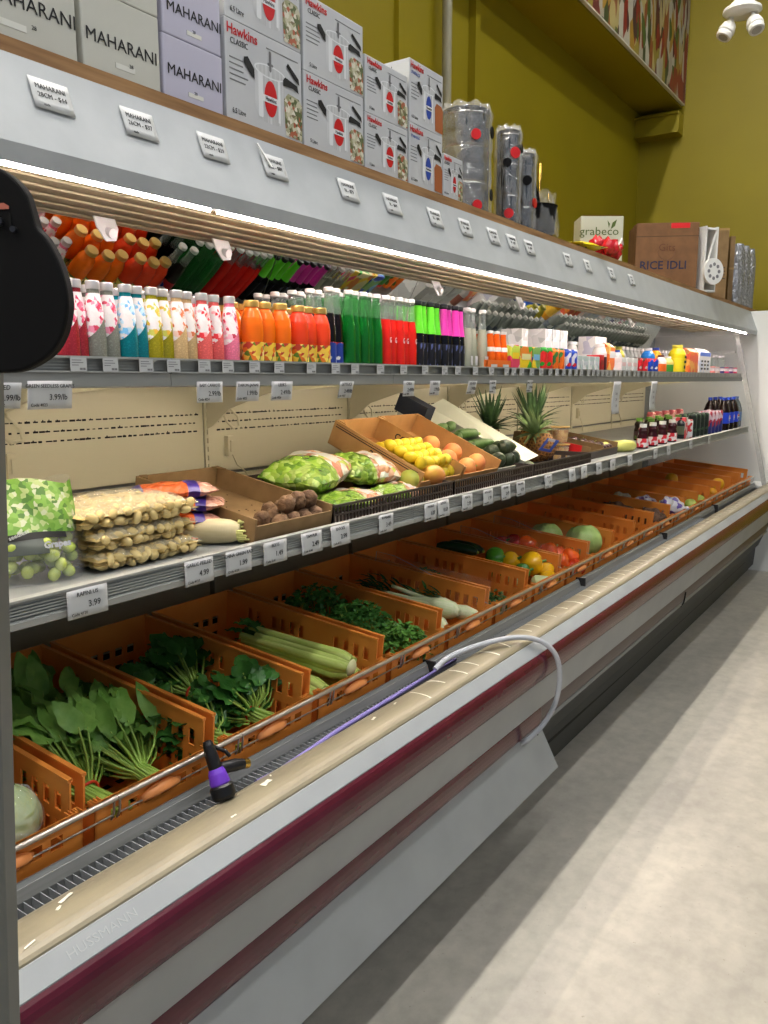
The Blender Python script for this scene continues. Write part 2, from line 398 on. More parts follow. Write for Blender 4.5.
# upper shelf
sx = [X0,.31,1.15,1.976,2.80,3.65,4.49,5.34,6.17,6.93]
for a, b in zip(sx[:-1], sx[1:]):
    MB().bb((a+.002,1.335,1.6),(b-.002,1.96,1.612)).build('upper_shelf_deck', M_white, case)
    MB().prism([(1.325,1.583),(1.318,1.586),(1.318,1.612),(1.335,1.612),(1.335,1.600),(1.330,1.583)], a+.001, b-.001).build('upper_shelf_edge', M_grey, case)
    mb = MB()
    mb.bb((a+.001,1.328,1.612),(b-.001,1.334,1.642)); mb.bb((a+.001,1.315,1.638),(b-.001,1.334,1.642)); mb.bb((a+.001,1.315,1.612),(b-.001,1.33,1.615))
    for z in (1.619,1.6245,1.630): mb.bb((a+.001,1.324,z),(b-.001,1.33,z+.0022))
    mb.build('upper_price_rail', M_metal, case)
# lamps under the upper shelf
for a, b in zip(sx[:-1], sx[1:]):
    MB().bb((a+.03,1.352,1.593),(b-.03,1.372,1.599)).build('shelf_lamp_channel', M_whiteplastic, case)
    MB().cyl((a+.04,1.362,1.590),(b-.04,1.362,1.590),.0028,n=10).build('shelf_lamp', M_shelfled, case)
# lower shelf
for a, b in zip(sx[:-1], sx[1:]):
    MB().bb((a+.002,1.265,1.205),(b-.002,2.085,1.222)).build('lower_shelf_deck', M_white, case)
    mb = MB(); mb.prism([(1.262,1.182),(1.245,1.184),(1.243,1.196),(1.252,1.2),(1.252,1.228),(1.243,1.231),(1.243,1.235),(1.262,1.235)], a+.001, b-.001)
    for z in (1.2035,1.209,1.2145,1.220): mb.bb((a+.001,1.2465,z),(b-.001,1.253,z+.0022))
    mb.build('lower_price_rail', M_metal, case)
# shelf brackets
for x in xs[2:-1]:
    pr = [(2.085,1.6),(1.45,1.6),(1.45,1.585),(1.80,1.555),(1.98,1.50),(2.06,1.44),(2.085,1.43)]
    MB().prism(pr, x-.004, x+.004).build('upper_shelf_bracket', M_cream, case)
    pr = [(2.085,1.205),(1.45,1.205),(1.45,1.19),(1.85,1.16),(2.085,1.05)]
    MB().prism(pr, x-.004, x+.004).build('lower_shelf_bracket', M_grey, case)
    # looped lamp cable
    pts = [(x+.03,2.06,1.53),(x+.035,2.05,1.49),(x+.05,2.045,1.455),(x+.085,2.05,1.43),(x+.12,2.055,1.435),(x+.12,2.06,1.47),(x+.09,2.07,1.50),(x+.08,2.06,1.54)]
    MB().tube(pts,.0045,8).build('lamp_cable', M_cream, case)
    mb = MB().bb((x+.085,2.075,1.33),(x+.115,2.095,1.40)); mb.bb((x+.093,2.068,1.345),(x+.107,2.076,1.385)); mb.tube([(x+.1,2.07,1.335),(x+.11,2.06,1.30),(x+.16,2.07,1.27),(x+.2,2.085,1.24)],.003,6)
    mb.build('power_socket', M_cream, case)
# deck under the crates and inner front
MB().prism([(1.1785,.60),(1.1785,.70),(1.19,.70),(1.19,.665),(1.22,.672),(2.09,.75),(2.09,.62)], X0, 7.02).build('crate_deck', M_dark, case)
MB().prism([(1.196,.774),(1.190,.776),(1.186,.768),(1.184,.768),(1.180,.754),(1.178,.748),(1.178,.70),(1.196,.70)], X0, 7.02).build('inner_metal_strip', M_strip, case, bevel=.0015)
for x in (1.96,3.18,4.4,5.6): MB().bb((x,1.160,.70),(x+.008,1.200,.780)).build('strip_joint', M_dark, case)
MB().bb((X0,1.12,.50),(7.02,1.178,.60)).build('air_return_well', M_dark, case)
mb = MB(); x = .45
while x < 5.2: mb.bb((x,1.131,.71),(x+.0016,1.178,.7475)); x += .0155
mb.bb((X0,1.128,.60),(7.02,1.1295,.745))
mb.build('air_return_grille', mat('grille_fins',(120,124,126),.5), case, kind='stuff')
# beige rail
pr = [(1.13,.70),(1.132,.748)]+[(1.081-.051*cos(pi*(1-i/10)), .752+.022*sin(pi*i/10)) for i in range(11)]+[(1.03,.70)]
pr = [(1.13,.70)]+[(1.081+.05*cos(pi*i/12), .750+.020*sin(pi*i/12)**.8) for i in range(13)]+[(1.03,.70)]
MB().prism(pr, X0, 7.7, sm=True).build('beige_top_rail', M_beige, case)
# thin pale strips on the beige rail, mostly crosswise
rp = random.Random(11); mb = MB()
def dash(X, Yc, l, w, a):
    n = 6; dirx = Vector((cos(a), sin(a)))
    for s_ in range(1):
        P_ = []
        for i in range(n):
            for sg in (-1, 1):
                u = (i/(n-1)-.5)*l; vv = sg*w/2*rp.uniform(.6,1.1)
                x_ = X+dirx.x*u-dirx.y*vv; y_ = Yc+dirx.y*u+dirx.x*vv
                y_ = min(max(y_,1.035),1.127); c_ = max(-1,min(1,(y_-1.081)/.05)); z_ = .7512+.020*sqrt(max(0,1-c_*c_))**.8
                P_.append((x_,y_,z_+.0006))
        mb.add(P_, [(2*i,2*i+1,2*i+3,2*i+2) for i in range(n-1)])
for X,Y,l,w,a in [(.695,1.10,.03,.008,.3),(.672,1.085,.012,.006,.5),(.60,1.05,.02,.003,.2),(1.16,1.09,.028,.014,.2),(1.19,1.105,.01,.004,1),(1.03,1.055,.014,.004,0),(1.55,1.09,.02,.008,.3),(1.66,1.1,.015,.006,.3)]: dash(X,Y,l,w,a)
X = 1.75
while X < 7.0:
    dash(X, 1.085+rp.uniform(-.008,.008), rp.uniform(.05,.075), rp.uniform(.004,.009), pi/2+rp.uniform(-.25,.25))
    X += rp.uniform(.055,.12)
mb.build('pale_dashes', mat('pale_dash',(226,222,204),.4), case, kind='stuff')
# white slope, maroon bumper, white band, lower maroon
MB().prism([(1.032,.70),(1.032,.753),(1.028,.754),(.998,.727),(.998,.70)], X0, 7.6).build('white_front_cap', M_cap_w, case, bevel=.002)
pr = [(1.03,.628)]+[(1.004-.024*sin(pi*i/12), .627+.099*(1-cos(pi*i/12))/2) for i in range(13)]+[(1.03,.726)]
for a, b in ((X0,2.36),(2.362,7.3)): MB().prism(pr, a, b, sm=True).build('maroon_bumper', M_maroon, case)
MB().prism([(1.012,.628),(1.045,.486),(1.06,.486),(1.06,.66),(1.02,.66)], X0, 7.35).build('white_front_band', M_white, case, bevel=.002)
pr = [(1.08,.488)]+[(1.058-.010*sin(pi*i/8), .487-.075*(1-cos(pi*i/8))/2) for i in range(9)]+[(1.08,.411)]
MB().prism(pr, X0, 2.5, sm=True).build('lower_maroon_trim', M_maroon, case)
MB().prism([(y+.006,z) for y,z in pr], 2.5, 6.9, sm=True).build('lower_grey_trim', mat('trim_brown',(74,62,62),.4), case)
MB().prism([(1.06,.412),(1.056,.40),(1.10,.385),(1.12,.40),(1.1,.412)], 2.5, 6.95).build('lower_light_strip', M_grey, case)
M_base = mat('dark_base', (40,44,44), .5, noise=(5,(30,33,33),.3,.7))
MB().prism([(1.10,.40),(1.17,.22),(1.19,.20),(1.20,.05),(1.235,.04),(1.235,.0),(2.24,0),(2.24,.64),(1.13,.64)], X0, 7.3).build('base', M_base, case)
MB().tube([(2.3,1.20,.15),(4,1.205,.14),(6.9,1.205,.145)],.012,8).build('base_conduit', M_dark, case)
MB().tube([(4.4,1.045,.47),(4.41,1.05,.44),(4.4,1.052,.41),(4.37,1.06,.395)],.004,6).build('hanging_clip', M_dark, case)
# kick panel, hanging slightly outwards
mb = MB(); mb.add([(X0,1.056,.412),(2.51,1.056,.412),(2.53,.992,.283-.02),(X0,.992,.263),(X0,1.062,.412),(2.51,1.062,.412),(2.53,.998,.261),(X0,.998,.261)],[(3,2,1,0),(4,5,6,7),(0,1,5,4),(1,2,6,5),(2,3,7,6),(3,0,4,7)])
k_ = mb.build('kick_panel', M_white, case, bevel=.001); MB().cyl((2.47,1.052,.39),(2.47,1.046,.388),.004).build('screw', M_dark, k_)
# embossed maker name on the white front cap
text('embossed_name', 'HUSSMANN', .021, mat('emboss',(150,154,157),.4), case, (.70,1.0125,.7405), (radians(42),0,0), 1.15)
# end glass and white end panel
pr = [(1.12,.74),(1.40,1.945),(2.09,1.945),(2.09,.74)]
MB().prism(pr, 7.02, 7.026).build('end_glass', film('end_glass_film',(220,232,228),.07,.05,2,.0), case)
fr = MB()
a = Vector((0,1.107,.724)); b = Vector((0,1.397,1.80)); b2 = Vector((0,1.397,1.945))
d = (b2-a).normalized(); nn = Vector((0,-d.z,d.y))*.016
fr.poly([Vector((7.015,0,0))+p for p in (a-nn,a+nn,b2+nn,b2-nn)],(.022,0,0)); fr.bb((7.015,1.40,1.80),(7.037,2.09,1.822)); fr.bb((7.015,1.12,.735),(7.037,2.09,.75))
fr.build('end_glass_frame', M_metal, case)
MB().bb((7.3,1.01,.0),(7.34,2.24,2.146)).build('end_panel', mat('end_panel_white',(222,222,216),.5), case, bevel=.004)
MB().prism([(1.14,.755),(2.08,.80),(2.08,.78),(1.14,.735)], 7.04, 7.3).build('end_ledge', M_whiteplastic, case)
# ------------------------------------------------------------------ drinks on the upper shelf
SH = 1.6125
def liquid(name, c, tr=.0): return mat(name, c, .09, trans=tr, ior=1.33, coat=.3, noise=None)
M_cap = mat('silver_cap', (206,204,200), .3, metal=.6)
M_gold = mat('gold_lid', (214,178,96), .3, metal=.7)
M_clearglass = mat('clear_bottle_glass', (225,235,228), .05, trans=.85, ior=1.25)
ROWN = ['front','second','third','fourth','fifth']
def bottle(name, prof, splits, mats, cap, capm, n=20):
    """prof: (r,z) list; splits: list of (part name, z0, z1, mat)"""
    root = bpy.data.objects.new(name, None); COL.objects.link(root); root.empty_display_size = .03
    def rad(z):
        for (r0,z0),(r1,z1) in zip(prof[:-1], prof[1:]):
            if z0 <= z <= z1: return r0+(r1-r0)*((z-z0)/(z1-z0) if z1>z0 else 0)
        return prof[-1][0]
    MB().lathe([(0,0)]+prof, n).build('bottle_body', mats, root)
    for nm, z0, z1, m, tilt in splits:
        k = 10; vs = []; rows = 5
        mb = MB()
        for j in range(rows+1):
            for i in range(n):
                t = 2*pi*i/n; zb = z0 + tilt*cos(t-.2); z = zb+(z1-zb)*j/rows; r = rad(z)+.0007
                vs.append((r*cos(t), r*sin(t), z))
        mb.add(vs, [(j*n+i, j*n+(i+1) % n, (j+1)*n+(i+1) % n, (j+1)*n+i) for j in range(rows) for i in range(n)], 0, True)
        mb.build(nm, m, root)
    MB().lathe(cap, n).build('cap', capm, root)
    return root
used = set()
def place_rows(proto, cols, desc, cat, group, rows=5, dz=0, y0=1.372, stepy=.066, zig=.008, z=SH, shelf='upper shelf', perm=None):
    """cols: list of x positions in metres"""
    kd = list(proto.children)
    n = len(cols)
    for i, x in enumerate(cols):
        y = y0 + (zig if (i % 2) else 0)
        for r in range(rows):
            pos = ORD[i]+' from left' if n > 2 else ('left' if i == 0 else 'right') if n == 2 else ''
            lab = f"{desc}{', '+pos if pos else ''}, {ROWN[r]} row on the {shelf}"
            loc = (x+rnd.uniform(-.001,.001)+.003*r, y+stepy*r, z); rot = (0,0,rnd.uniform(-.25,.25))
            if proto.name not in used:
                used.add(proto.name); o = proto; o.location = loc; o.rotation_euler = rot
            else: o = copy_tree(proto, loc, rot, ch=kd)
            tag(o, lab, cat, group)
# basil seed drinks: tall cone bottles
bp_ = [(.0200,0),(.0218,.004),(.0218,.060),(.0212,.078),(.0190,.103),(.0160,.128),(.0130,.145),(.0116,.153),(.0116,.162)]
bcap = [(.0122,.158),(.0134,.159),(.0134,.172),(.0125,.174),(0,.174)]
def lab_mat(nm, c1, c2): return blotch('label_'+nm, [(238,232,228),(240,236,232),c1,(238,232,228),(240,236,232),c2,(242,238,234)], 150, .4)
def seeded(nm, c): 
    return mat('seed_drink_'+nm, c, .12, coat=.5, noise=(330, tuple(min(255,int(v*1.08+8)) for v in c), .52, .62))
fl = [('red',(150,34,44),(226,70,110),(240,120,150),[66,77.5]),
      ('grey',(122,124,112),(238,150,175),(214,60,90),[92.5,109]),
      ('teal',(0,112,120),(120,190,230),(190,226,240),[125,138]),
      ('olive yellow',(152,142,16),(206,204,90),(236,190,60),[150.5,164.5]),
      ('beige',(196,166,116),(240,206,190),(222,120,70),[176,188]),
      ('coral',(222,96,92),(232,50,60),(250,180,180),[201,215]),
      ('pink',(228,118,146),(246,190,205),(214,50,80),[228.5])]
for nm, c, l1, l2, xs_ in fl:
    k = nm.replace(' ','_')
    p = bottle('seed_drink_bottle', bp_, [('label', .090, .150, lab_mat(k,l1,l2), .026)], seeded(k,c), bcap, M_cap)
    place_rows(p, [XC(x,1.372,345)+.006 for x in xs_], f'{nm} seed drink bottle', 'bottle', f'{nm} seed drinks on the upper shelf')
# orange juice bottles with gold lids
op = [(.025,0),(.0265,.004),(.0265,.078),(.0272,.086),(.0272,.112),(.0250,.130),(.0195,.146),(.0155,.153),(.0155,.158)]
oc = [(.0165,.155),(.0178,.156),(.0178,.168),(.0165,.1705),(0,.1705)]
oj = blotch('label_juice', [(232,196,70),(240,214,96),(226,120,30),(244,226,150),(90,130,40),(236,200,60),(190,60,40)], 85, .4)
for nm, c, xs_ in (('orange',(236,110,20),[251.5,266,279.5]),('red orange',(222,66,30),[297,308,319.5])):
    p = bottle('juice_bottle', op, [('label', .012, .074, oj, 0)], liquid('juice_'+nm.replace(' ','_'),c), oc, M_gold)
    place_rows(p, [XC(x,1.372,345)+.004 for x in xs_], f'{nm} juice bottle with gold lid', 'bottle', f'{nm} juices on the upper shelf', zig=.008, stepy=.07)
# tall glass soda bottles
sp_ = [(.018,0),(.0195,.005),(.0195,.105),(.018,.130),(.0140,.160),(.0115,.185),(.0105,.212),(.0115,.214),(.0115,.223)]
sc = [(.0122,.216),(.0132,.217),(.0132,.226),(.011,.228),(0,.228)]
colab = blotch('label_cola', [(240,240,240),(30,60,150),(240,240,240),(190,30,40)], 30, .4)
def soda(nm, c, top, lab, capm, z1=.150, tr=0, sleeve=None):
    mb = MB(); root = bpy.data.objects.new('soda_bottle', None); COL.objects.link(root)
    prof = [(0,0)]+sp_
    mis = [0 if prof[j+1][1] <= z1+.02 else 1 for j in range(len(prof)-1)]
    mb.lathe(prof, 20, mis=mis).build('bottle_body', [mat('soda_'+nm, c, .07, trans=tr, ior=1.3, coat=.4), top], root)
    if lab: 
        l = MB(); l.cyl((0,0,.025),(0,0,.085),.0201,n=20,cap=False); l.build('label', lab, root)
    if sleeve:
        l = MB(); l.lathe([(.0192,.128),(.0150,.158),(.0126,.185),(.0116,.212)],20); l.build('neck_sleeve', sleeve, root)
    MB().lathe(sc, 16).build('cap', capm, root)
    return root
capw = mat('white_cap',(216,216,210),.4); capk = mat('dark_cap',(24,30,30),.4)
p = soda('cola',(16,8,8), M_clearglass, colab, capw)
place_rows(p, [XC(x,1.372,345) for x in (329,338.5)], 'dark cola glass bottle with white label', 'bottle', 'dark colas on the upper shelf')
p = soda('green',(20,140,46), mat('green_neck',(120,200,130),.05,trans=.8,ior=1.15), None, capw, tr=.6)
place_rows(p, [XC(x,1.372,345) for x in (348.5,356,363,369.5,376)], 'green glass soda bottle', 'bottle', 'green sodas on the upper shelf', zig=.006, stepy=.058)
p = soda('red',(216,34,24), M_clearglass, None, capw, z1=.15)
M_wht = mat('white_print',(240,240,236),.4)
text('white_mark','G',.022,M_wht,p,(0,-.0203,.10),(pi/2,0,0),.6)
place_rows(p, [XC(x,1.372,345) for x in (385,392,398.5,404.5,410.5)], 'red soda bottle with white mark', 'bottle', 'red sodas on the upper shelf', zig=.006, stepy=.058)
for nm, sl, xs_ in (('green',(96,206,40),(417.5,423.5,430,437)),('pink',(224,60,170),(443,448.5,454.5,460.5))):
    p = soda('black_'+nm,(10,10,18), mat('black_glass',(12,14,14),.08), None, capk, sleeve=mat('sleeve_'+nm,sl,.4))
    mb = MB().cyl((0,0,.03),(0,0,.10),.0201,n=20,cap=False); mb.build('label', blotch('label_dark', [(12,12,20),(16,16,26),(14,14,22),(90,100,150)], 120, .4,(1,1,.4)), p)
    place_rows(p, [XC(x,1.372,345) for x in xs_], f'black bottle with {nm} neck sleeve', 'bottle', f'black bottles with {nm} sleeves', zig=.006, stepy=.058)
p = soda('clear',(196,200,176), M_clearglass, None, capw, tr=.4)
MB().box((0,-.0198,.05),(.020,.002,.032)).build('label', M_paper, p)
place_rows(p, [XC(x,1.372,345) for x in (466.5,473,482)], 'clear bottle of pale soda', 'bottle', 'clear sodas on the upper shelf', zig=.006, stepy=.058)
# short orange sodas
sp2 = [(.0170,0),(.0185,.004),(.0185,.07),(.017,.092),(.012,.125),(.0105,.150),(.011,.156)]
p = bottle('soda_bottle', sp2, [('label', .086, .102, mat('orange_label',(240,236,226),.4), 0)], liquid('orange_soda',(232,96,16)), [(.0118,.150),(.0126,.151),(.0126,.159),(0,.161)], capw)
place_rows(p, [XC(x,1.372,345) for x in (490,496.5,503)], 'short orange soda bottle in open carrier', 'bottle', 'orange sodas in the carrier', rows=2, zig=0, stepy=.05)
cx0, cx1 = XC(487,1.35,360), XC(508,1.35,360)
t = thing('bottle_carrier', 'orange cardboard carrier around the short orange sodas', 'carrier', (cx0-.01,1.343,SH))
w_ = cx1-cx0+.02
mb = MB(); mb.bb((0,0,0),(w_,.002,.055)).bb((0,.11,0),(w_,.112,.055)).bb((0,0,0),(.002,.112,.055)).bb((w_-.002,0,0),(w_,.112,.055)).build('carrier_wall', mat('carrier_orange',(226,110,30),.6), t)
MB().bb((w_*.15,-.001,.012),(w_*.4,.0,.04)).bb((w_*.65,-.001,.012),(w_*.9,.0,.04)).build('barcode_patch', M_paper, t)
# cans, cartons and jars further along
def can_proto(nm, cols, h=.115, r=.026, sc_=26):
    root = bpy.data.objects.new('drink_can', None); COL.objects.link(root)
    MB().lathe([(0,.002),(r*.8,0),(r,.008),(r,h-.012),(r*.83,h-.002),(r*.83,h)],20).build('can_body', blotch('can_'+nm, cols, sc_, .3), root)
    MB().lathe([(r*.8,h-.002),(r*.83,h),(r*.76,h-.003),(0,h-.003)],20).build('can_top', M_steel, root)
    return root
def carton(name, desc, cat, x0, x1, y0, y1, h, cols, group=None, z=SH, dep=None, gable=False, cap=None, sc_=24):
    t = thing(name, desc, cat, (x0,y0,z), group=group)
    w = x1-x0; d = y1-y0; m = blotch('print_'+'_'.join(str(v) for c in cols[:3] for v in c)+'_%d'%sc_, cols, sc_, .45)
    mb = MB()
    if gable: mb.prism([(0,0),(d,0),(d,h*.86),(d/2+.004,h),(d/2-.004,h),(0,h*.86)], 0, w)
    else: mb.bb((0,0,0),(w,d,h))
    mb.build('carton_body', m, t, bevel=.0015)
    MB().bb((w*.12,-.0008,h*.55),(w*.88,0,h*.75)).build('front_panel', mat('panel_%d_%d_%d'%cols[1], cols[1], .4), t)
    if cap: MB().cyl((w/2,d/2-.01,h*.93),(w/2,d/2-.01,h+.014),.012).build('cap', mat('cap_%d_%d_%d'%cap,cap,.4), t)
    return t
W = (236,236,232); PK=(226,60,100); YL=(240,206,40); OR=(236,110,24); GR=(40,160,40); BL=(30,70,180); RD=(206,30,40); LB=(120,180,220); BK=(20,20,24)
X = lambda px_: XC(px_,1.36,362)
carton('carrier_pack','pink and yellow printed four-pack of soda beside the orange carrier','pack',X(509),X(517.5),1.35,1.50,.115,[PK,YL,W,PK,(200,220,80)])
carton('carrier_pack','yellow and red printed soda pack with fruit picture','pack',X(518),X(529.5),1.35,1.50,.112,[YL,(226,220,160),GR,YL,(226,130,40)])
carton('carrier_pack','blue edged soda pack left of the green cans','pack',X(530.5),X(538),1.35,1.50,.112,[BL,LB,YL,(120,170,90)])
for nm, cols, xs_, rr in (('green',[GR,(230,40,40),GR,(30,130,30)],(541.5,547),2),('orange',[OR,OR,(60,120,60),OR,(240,130,40)],(553,559),2),('blue and red',[BL,BL,(230,230,235),RD,BL],(566.5,572),2)):
    p = can_proto(nm.replace(' ','_'), cols)
    place_rows(p, [X(x)+.02 for x in xs_], f'{nm} drink can', 'can', f'{nm} cans on the upper shelf', rows=rr, zig=0, stepy=.06)
# white cartons, two layers, and a taller pair on top
i = 0
for x0,x1 in ((575.5,580.5),(581.5,586.5),(587.5,592.5),(593.5,597.5)):
    carton('white_carton',f'slim white carton, {ORD[i]} from left, on the shelf right of the blue cans','carton',X(x0),X(x1),1.35,1.43,.09,[W,(206,212,214),W,(190,206,200)],'slim white cartons'); i += 1
carton('white_box','tall white box standing behind the orange cans','box',X(552),X(558),1.50,1.6,.20,[(206,206,200),W,(190,190,186)])
for k_,(x0,x1) in enumerate(((566,572.5),(573.5,580),(581,587.5))):
    carton('white_box',f'tall white box behind the slim cartons, {ORD[k_]} from left of three','box',X(x0),X(x1),1.46,1.56,.205,[W,(214,214,210),W,(186,190,186)],'tall white boxes behind the slim cartons')
def jar(desc, cat, x, y, h, r, c, capc, z=SH, group=None, name='plastic_bottle', lab=None, neck=.5):
    t = thing(name, desc, cat, (x,y,z), group=group)
    MB().lathe([(0,0),(r*.94,0),(r,.006),(r,h*.72),(r*.82,h*.82),(r*neck,h*.9),(r*neck,h*.93)],18).build('bottle_body', mat('jar_%d_%d_%d'%c, c, .25), t)
    if lab: MB().cyl((0,0,h*.2),(0,0,h*.6),r+.0008,n=18,cap=False).build('label', mat('jlab_%d_%d_%d'%lab, lab, .4), t)
    MB().lathe([(r*neck*1.1,h*.91),(r*neck*1.15,h*.92),(r*neck*1.1,h),(0,h)],16).build('cap', mat('cap_%d_%d_%d'%capc,capc,.4), t)
    return t
carton('drink_carton','narrow red carton right of the slim white cartons','carton',X(598.5),X(602),1.35,1.42,.10,[RD,(160,20,30),RD])
jar('white bottle with dark berry label, larger, on the upper shelf','bottle',X(607),1.40,.155,.036,(226,222,214),(236,236,232),lab=(60,20,36),neck=.6)
jar('white capped bottle behind the narrow red carton','bottle',X(596)+.05,1.50,.165,.03,(220,214,206),(226,226,222),lab=(150,90,70),neck=.6)
carton('drink_carton','orange and white tall drink carton beside the berry bottle','carton',X(613),X(618.5),1.38,1.45,.165,[OR,W,(240,180,90),OR],gable=True)
carton('white_box','white box standing behind the pale short cartons','box',X(616),X(626.5),1.47,1.56,.20,[W,(200,202,214),W])
for k_,(x0,x1) in enumerate(((620,624.5),(625.5,630),(631,636))):
    carton('short_carton',f'pale pink and white short carton, {ORD[k_]} from left of three','carton',X(x0),X(x1),1.35,1.42,.095,[W,(236,200,196),W,(230,230,224)],'pale short cartons')
for k_,x in enumerate((629,634,639)):
    jar(f'blue capped bottle behind the short cartons, {ORD[k_]} from left','bottle',X(x)+.05,1.50,.145,.032,(214,214,206),(30,60,140),group='blue capped bottles behind the short cartons')
for nm, cols, xs_ in (('brown red',[(70,40,30),RD,(200,190,180),(90,50,40)],(640,645.5)),('red white blue',[RD,BL,W,RD],(651,656))):
    p = can_proto(nm.replace(' ','_'), cols, .10, .025)
    place_rows(p, [X(x) for x in xs_], f'{nm} small can', 'can', f'{nm} small cans', rows=1, zig=0)
jar('tall blue bottle with white cap on the upper shelf','bottle',X(659)+.05,1.44,.165,.04,(40,120,200),(220,220,220),lab=(30,90,190))
jar('small white bottle with orange label and brown cap','bottle',X(665),1.385,.125,.033,(236,226,210),(90,40,30),lab=(236,110,30))
jar('orange juice bottle with blue cap behind small white bottle','bottle',X(670)+.08,1.47,.175,.036,(236,160,30),(40,60,150),lab=(240,190,60))
jar('small bottle with green label and white cap','bottle',X(672),1.385,.12,.033,(240,220,120),(236,236,230),lab=(70,150,50))
for k_,x in enumerate((646,652)):
    jar(f'olive topped bottle in the back row, {("left","right")[k_]} one of two','bottle',X(x)+.02,1.56,.17,.036,(190,180,60),(130,130,30),group='olive topped bottles')
jar('large yellow bottle with black lettered label','bottle',X(682.5),1.395,.195,.052,(236,216,30),(240,230,80),lab=(242,222,40),neck=.55)
t = bpy.data.objects[[o.name for o in bpy.data.objects if o.get('label')=='large yellow bottle with black lettered label'][0]]
MB().bb((-.028,-.0535,.05),(.0,-.0525,.07)).bb((-.028,-.0535,.085),(.02,-.0525,.10)).bb((-.02,-.0535,.115),(.02,-.0525,.13)).build('label_blocks', M_ink, t)
carton('juice_carton','orange juice carton with coral top at the right of the yellow bottle','carton',X(690),X(698),1.36,1.44,.185,[(236,130,50),(232,90,60),(240,170,80)],gable=True)
t = carton('milk_carton','white milk carton with blue top and pink foot','carton',X(699.5),X(710.5),1.36,1.45,.19,[W,W,(214,222,236)],gable=True)
w_ = X(710.5)-X(699.5)
MB().bb((.01,-.001,.14),(w_-.01,.0,.165)).build('blue_lettering_band', mat('milk_blue',(70,110,200),.4), t); MB().bb((.002,-.001,.0),(w_-.002,.0,.03)).build('pink_foot', mat('milk_pink',(226,90,120),.4), t)
MB().cells([w_*v for v in (0,.15,.3,.42,.57,.69,.84)],[.05,.062,.075,.087,.1,.112,.125],lambda i,j:i%2==1 and j%2==0,lambda u,v,w:(u,-w,v),.001).build('print_blocks', M_ink, t)
for k_,(x,cc) in enumerate(((715,(236,140,130)),(719.5,(230,200,190)),(724,(60,50,120)),(728.5,(220,60,110)),(733,(110,50,120)),(737,(200,60,90)))):
    jar(f'small printed yoghurt drink, {ORD[k_]} from left, under the end glass','bottle',X(x),1.385,.075,.030,(236,226,224),cc,lab=cc,group='small yoghurt drinks',neck=.9)
for k_,x in enumerate((716,722,730,736)):
    t = thing('jar','clear glass jar in back row near the end glass, %s from left'%ORD[k_],'jar',(X(x),1.48,SH),group='clear jars near the end glass')
    MB().lathe([(0,0),(.035,0),(.038,.01),(.038,.12),(.030,.135),(.030,.15)],16).build('jar_body', M_clearglass, t); MB().lathe([(.031,.148),(.033,.149),(.032,.168),(0,.168)],16).build('lid', M_cap, t)

p = pet0 = bpy.data.objects.new('water_bottle', None); COL.objects.link(p)
MB().lathe([(0,0),(.024,0),(.027,.006),(.0275,.10),(.024,.125),(.015,.15),(.011,.165)],16).build('bottle_body', mat('grey_clear_pet',(170,178,168),.12,trans=.35,ior=1.2), p)
MB().cyl((0,0,.05),(0,0,.09),.0282,n=16,cap=False).build('label', blotch('grey_label',[(200,204,200),(110,120,130),(190,190,180),(90,100,110)],40,.4), p)
MB().cyl((0,0,.162),(0,0,.178),.0125,n=12).build('cap', capw, p)
xs_ = [3.82+.075*i for i in range(38) if not 4.55 < 3.82+.075*i < 4.82]
kd = list(p.children)
for r in range(2):
    for i, x in enumerate(xs_):
        o = p if (i == 0 and r == 0) else copy_tree(p, ch=kd)
        o.location = (x+rnd.uniform(-.002,.002), 1.605+.066*r, SH); o.rotation_euler = (0,0,rnd.uniform(0,6))
        ln = ORD[i] if i < 20 else ('twenty-'+ORD[i-20] if i < 29 else 'thirty-something, %s' % ORD[i-29])
        tag(o, f'greyish water bottle, {ln} from left, {("fourth","rearmost")[r]} row on the upper shelf', 'bottle', 'water bottles at the back of the upper shelf')
# ------------------------------------------------------------------ goods on top of the case
TOP = 2.1765
M_boxw = mat('white_printed_carton', (196,198,200), .45, noise=(4,(184,186,190),.3,.7))
M_boxc = mat('cream_carton', (196,196,186), .6, noise=(4,(186,186,176),.3,.7))
M_boxl = mat('lilac_carton', (188,186,204), .55, noise=(4,(178,176,194),.3,.7))
M_potg = mat('printed_pot_grey', (176,178,180), .4, noise=(14,(206,208,210),.35,.65,(9,1,.4)))
M_potl = mat('printed_pot_light', (222,224,226), .4)
M_food = blotch('printed_food', [(150,150,110),(190,186,160),(90,100,60),(210,206,190),(120,110,80),(170,90,60),(160,160,130)], 110, .5)
M_blue = mat('printed_blue', (40,70,160), .4)
M_grp = mat('grey_print', (120,120,122), .6)
def plainbox(x0, x1, z0, h, m, desc, words, size, group=None, y0=1.378, d=.26, sx_=1.0):
    w = x1-x0-.004
    t = thing('carton', desc, 'box', (x0+.002, y0, z0), group=group)
    MB().bb((0,0,0),(w,d,h)).build('carton_body', m, t, bevel=.003)
    if words:
        for i, (tx, s, u, v) in enumerate(words): text('lettering', tx, s, M_ink, t, (w*u, -.0012, h*v), (pi/2,0,0), sx_)
    MB().bb((w*.4,-.0008,h*.12),(w*.65,0,h*.19)).build('label_patch', mat('patch',(214,214,206),.5), t)
    return t
plainbox(.72,1.015,TOP,.155,M_boxc,'cream black-lettered carton at the far left of the case top',[('MAHARANI',.034,.70,.42),('28',.010,.70,.2)],0)
plainbox(1.022,1.21,TOP,.142,M_boxc,'cream black-lettered carton, second along the case top',[('MAHARANI',.033,.5,.42),('28',.010,.6,.2)],0)
plainbox(1.03,1.21,TOP+.1425,.13,M_boxc,'cream carton stacked on the second cream black-lettered carton',None,0)
